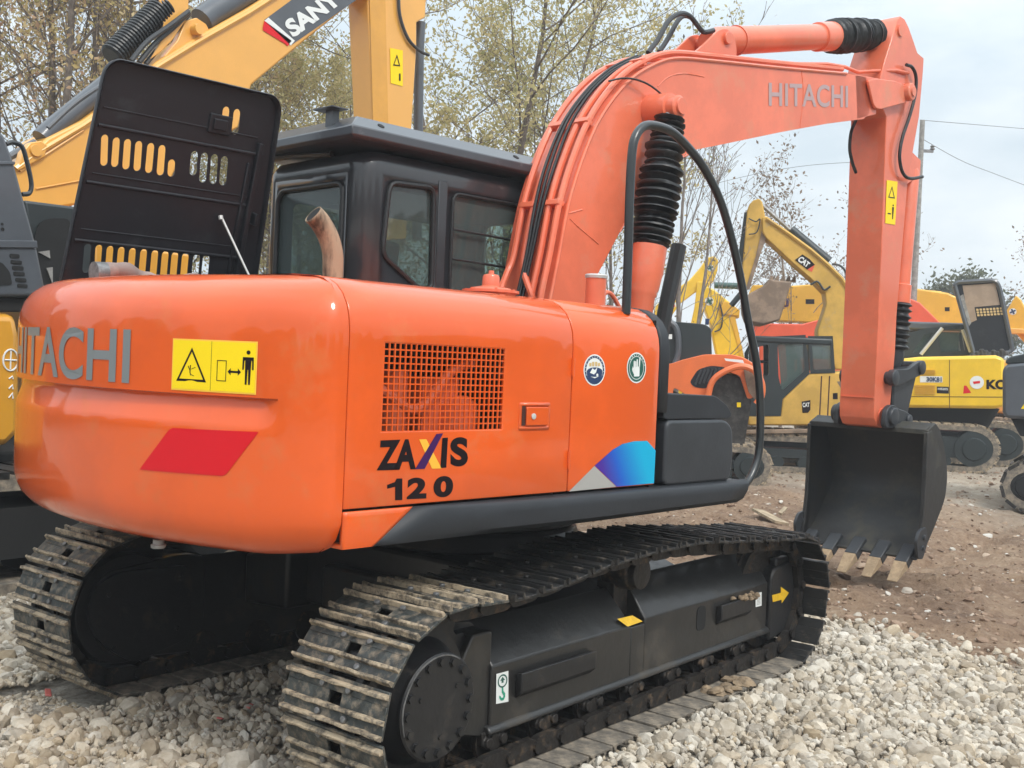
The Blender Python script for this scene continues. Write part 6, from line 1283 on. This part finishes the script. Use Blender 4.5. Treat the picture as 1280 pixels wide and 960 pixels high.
sm = bpy.data.materials.new('limestone_gravel'); sm.use_nodes = True; N_ = sm.node_tree.nodes; L_ = sm.node_tree.links; b_ = N_['Principled BSDF']; b_.inputs['Roughness'].default_value = .85
tc_ = N_.new('ShaderNodeTexCoord'); a1 = N_.new('ShaderNodeAttribute'); a1.attribute_name = 'tone'; a2 = N_.new('ShaderNodeAttribute'); a2.attribute_name = 'warm'
cA = ramp(a1.outputs['Fac'], [(0, (.33, .295, .25)), (.3, (.45, .41, .35)), (.7, (.54, .50, .43)), (1, (.64, .60, .53))]); cB = ramp(a1.outputs['Fac'], [(0, (.31, .24, .155)), (.4, (.44, .35, .24)), (.8, (.53, .435, .31)), (1, (.60, .52, .40))])
mc_ = mixc(a2.outputs['Fac'], cA.outputs[0], cB.outputs[0]); n1 = noise(22, 6, .7); dk_ = ramp(n1.outputs['Fac'], [(.35, (.72, .68, .62)), (.6, (1, 1, 1))]); mm = N_.new('ShaderNodeMix'); mm.data_type = 'RGBA'; mm.blend_type = 'MULTIPLY'; mm.inputs[0].default_value = .8; L_.new(mc_, mm.inputs[6]); L_.new(dk_.outputs[0], mm.inputs[7]); L_.new(mm.outputs[2], b_.inputs['Base Color'])
bp1 = N_.new('ShaderNodeBump'); bp1.inputs['Strength'].default_value = .5; bp1.inputs['Distance'].default_value = .004; L_.new(noise(90, 5, .7).outputs['Fac'], bp1.inputs['Height']); L_.new(bp1.outputs[0], b_.inputs['Normal'])
ra = np.random.default_rng(77)
def cloud(n, x0, x1, y0, y1): return ra.uniform(x0, x1, n), ra.uniform(y0, y1, n)
px_, py_ = cloud(95000, -3.4, 3.5, -3.6, 3.2)
# keep the region the camera can see (with a margin), none under the pads
vx, vy = px_-CAM[0], py_-CAM[1]; dist = np.hypot(vx, vy); ang_ = np.degrees(np.arctan2(vy, vx))-VIEW
keep = (dist > 2.6) & (np.abs(ang_) < 34) & (gravel_edge(px_, py_)+ra.normal(0, .16, len(px_)) > 0)
keep &= ~((np.abs(px_) < 1.2) & (np.abs(py_) < .7) & (ra.random(len(px_)) < .6))
px_, py_ = px_[keep], py_[keep]; n = len(px_); sz = np.clip(ra.lognormal(math.log(.0180), .52, n), .007, .066)
onpad = (np.abs(px_) < 1.66) & ((np.abs(np.abs(py_)-.995) < .25+sz*.8)); inpad = (np.abs(px_) < 1.95) & ((np.abs(np.abs(py_)-.995) < .25+sz*.6))
zz = ra.uniform(-.012, .012, n)+.012*nfield(px_*1.3, py_*1.3, 31)+sz*.15; side = np.exp(-((np.abs(np.abs(py_)-.995)-.33)/.12)**2)*(np.abs(px_) < 1.9)*.022; zz += side
zz[inpad] = np.minimum(zz[inpad], -sz[inpad]*.9-.004); k2 = ~onpad; px_, py_, zz, sz = px_[k2], py_[k2], zz[k2], sz[k2]
scatter('gravel', np.stack([px_, py_, zz], 1), sz, 5, sm, 'loose crushed limestone gravel, white to tan, round and under the tracks', 'gravel')
# clods and small stones on the mud
n = 24000; d_ = 5.5+ra.random(n)**1.4*22; a_ = rad(VIEW)+ra.uniform(-.56, .50, n)*1.05; mx_, my_ = CAM[0]+np.cos(a_)*d_, CAM[1]+np.sin(a_)*d_; k = gravel_edge(mx_, my_) < -.02; mx_, my_ = mx_[k], my_[k]
mz = np.interp(mx_, [0, 1], [0, 0]); ms = np.clip(ra.lognormal(math.log(.015), .65, len(mx_)), .005, .085)
def zat(x, y):
    i = np.clip(np.searchsorted(xs, x)-1, 0, len(xs)-2); j = np.clip(np.searchsorted(ys, y)-1, 0, len(ys)-2); fx = (x-xs[i])/(xs[i+1]-xs[i]); fy = (y-ys[j])/(ys[j+1]-ys[j]); return Z[i, j]*(1-fx)*(1-fy)+Z[i+1, j]*fx*(1-fy)+Z[i, j+1]*(1-fx)*fy+Z[i+1, j+1]*fx*fy
WARM = lambda x, y: np.full_like(x, .5)
cm = bpy.data.materials.new('mud_clods'); cm.use_nodes = True; N_ = cm.node_tree.nodes; L_ = cm.node_tree.links; b_ = N_['Principled BSDF']; b_.inputs['Roughness'].default_value = .95; a1 = N_.new('ShaderNodeAttribute'); a1.attribute_name = 'tone'
L_.new(ramp(a1.outputs['Fac'], [(0, (.13, .08, .05)), (.5, (.26, .175, .12)), (.86, (.38, .28, .20)), (.93, (.50, .46, .40)), (1, (.55, .52, .47))]).outputs[0], b_.inputs['Base Color'])
scatter('mud_clods', np.stack([mx_, my_, zat(mx_, my_)+ms*.1], 1), ms, 6, cm, 'clods of brown earth and small stones strewn over the churned mud', 'clods', squash=.7)
# planks and scraps
def scrap(nm, px, py, L_, W_, T_, rot, mt, label, cat, z=.03):
    x, y = G(px, py); m = MB(); m.prism([(-L_/2, -W_/2), (L_/2*.9, -W_/2*.8), (L_/2, W_/2), (-L_/2*.8, W_/2*.9)], -T_/2, T_/2, 'z')
    o = obj(nm, m, M[mt], None, bevel=.003); o.location = (x, y, z+float(zat(np.array([x]), np.array([y]))[0])); o.rotation_euler = (rad(6), rad(-8), rot); tag(o, label, cat); return o
scrap('plastic_scrap', 312, 889, .045, .025, .008, .4, 'red_plastic', 'small red plastic scrap on the gravel, right of the other red pieces', 'litter', .05)
scrap('plastic_scrap', 60, 874, .075, .03, .01, 1.1, 'red_plastic', 'larger red scrap on the gravel near the far left track', 'litter', .05)
scrap('plastic_scrap', 275, 905, .03, .018, .008, 2.0, 'red_plastic', 'tiny red scrap on the gravel between the two tracks', 'litter', .05)
M['wood'] = mat('pale_wood', (.42, .33, .22), rough=.85, var=.3, vscale=10, bump=.4)
o = scrap('wood_board', 962, 652, .55, .16, .03, 1.0, 'wood', 'broken pale board lying in the mud behind the bucket', 'board', .06); 
scrap('wood_board', 978, 648, .30, .05, .03, .2, 'wood', 'short wooden stick crossing the broken board in the mud', 'board', .10)

# ================================================================== SKY AND LIGHT
w = bpy.data.worlds.new('World'); scene.world = w; w.use_nodes = True; N_ = w.node_tree.nodes; L_ = w.node_tree.links; bg = N_['Background']; bg.inputs['Strength'].default_value = .12
sk_ = N_.new('ShaderNodeTexSky'); sk_.sky_type = 'NISHITA'; sk_.sun_disc = False; SE, SA = rad(48), YAW-rad(150)
sk_.sun_elevation = SE; sk_.sun_rotation = math.pi/2-SA; sk_.air_density = 1.0; sk_.dust_density = 3.0; sk_.ozone_density = 1.0
tc_ = N_.new('ShaderNodeTexCoord'); mp = N_.new('ShaderNodeMapping'); mp.inputs['Scale'].default_value = (1, 1, 2.6); L_.new(tc_.outputs['Generated'], mp.inputs[0])
n = N_.new('ShaderNodeTexNoise'); n.inputs['Scale'].default_value = 2.6; n.inputs['Detail'].default_value = 7; n.inputs['Roughness'].default_value = .55; L_.new(mp.outputs[0], n.inputs['Vector'])
r = N_.new('ShaderNodeValToRGB'); r.color_ramp.elements[0].position = .40; r.color_ramp.elements[0].color = (6.0, 6.9, 7.5, 1); r.color_ramp.elements[1].position = .60; r.color_ramp.elements[1].color = (8.3, 8.8, 9.1, 1); L_.new(n.outputs['Fac'], r.inputs[0])
mx = N_.new('ShaderNodeMix'); mx.data_type = 'RGBA'; mx.inputs[0].default_value = .90; L_.new(sk_.outputs[0], mx.inputs[6]); L_.new(r.outputs[0], mx.inputs[7]); sp_w = N_.new('ShaderNodeSeparateXYZ'); L_.new(tc_.outputs['Generated'], sp_w.inputs[0]); mr_w = N_.new('ShaderNodeMapRange'); mr_w.interpolation_type = 'SMOOTHSTEP'; mr_w.inputs[1].default_value = .12; mr_w.inputs[2].default_value = .95; mr_w.inputs[3].default_value = .80; mr_w.inputs[4].default_value = 1.7; L_.new(sp_w.outputs[2], mr_w.inputs[0])
sc_w = N_.new('ShaderNodeVectorMath'); sc_w.operation = 'SCALE'; L_.new(mx.outputs[2], sc_w.inputs[0]); L_.new(mr_w.outputs[0], sc_w.inputs['Scale']); L_.new(sc_w.outputs[0], bg.inputs[0])
sd_ = bpy.data.lights.new('sun', 'SUN'); sd_.energy = 1.5; sd_.angle = rad(14); sd_.color = (1, .96, .90); so_ = bpy.data.objects.new('sun', sd_); COL.objects.link(so_)
dv = Vector((math.cos(SA)*math.cos(SE), math.sin(SA)*math.cos(SE), math.sin(SE))); so_.rotation_euler = dv.to_track_quat('Z', 'Y').to_euler()
vs_ = scene.view_settings; vs_.view_transform = 'Standard'; vs_.look = 'None'; vs_.exposure = .43; vs_.gamma = 1; vs_.use_curve_mapping = False

hb = MB(); hb.box(-40, 130, -75, 120, -1.0, 15.0); hm = bpy.data.materials.new('pale_haze'); hm.use_nodes = True; hn_ = hm.node_tree; hn_.nodes.remove(hn_.nodes['Principled BSDF']); pv = hn_.nodes.new('ShaderNodeVolumePrincipled'); pv.inputs['Color'].default_value = (.93, .96, 1, 1); pv.inputs['Density'].default_value = .0028; hn_.links.new(pv.outputs[0], hn_.nodes['Material Output'].inputs['Volume'])
hz_o = obj('haze', hb, hm, None, smooth=0); tag(hz_o, 'thin pale haze softening the far trees', 'haze', kind='stuff')
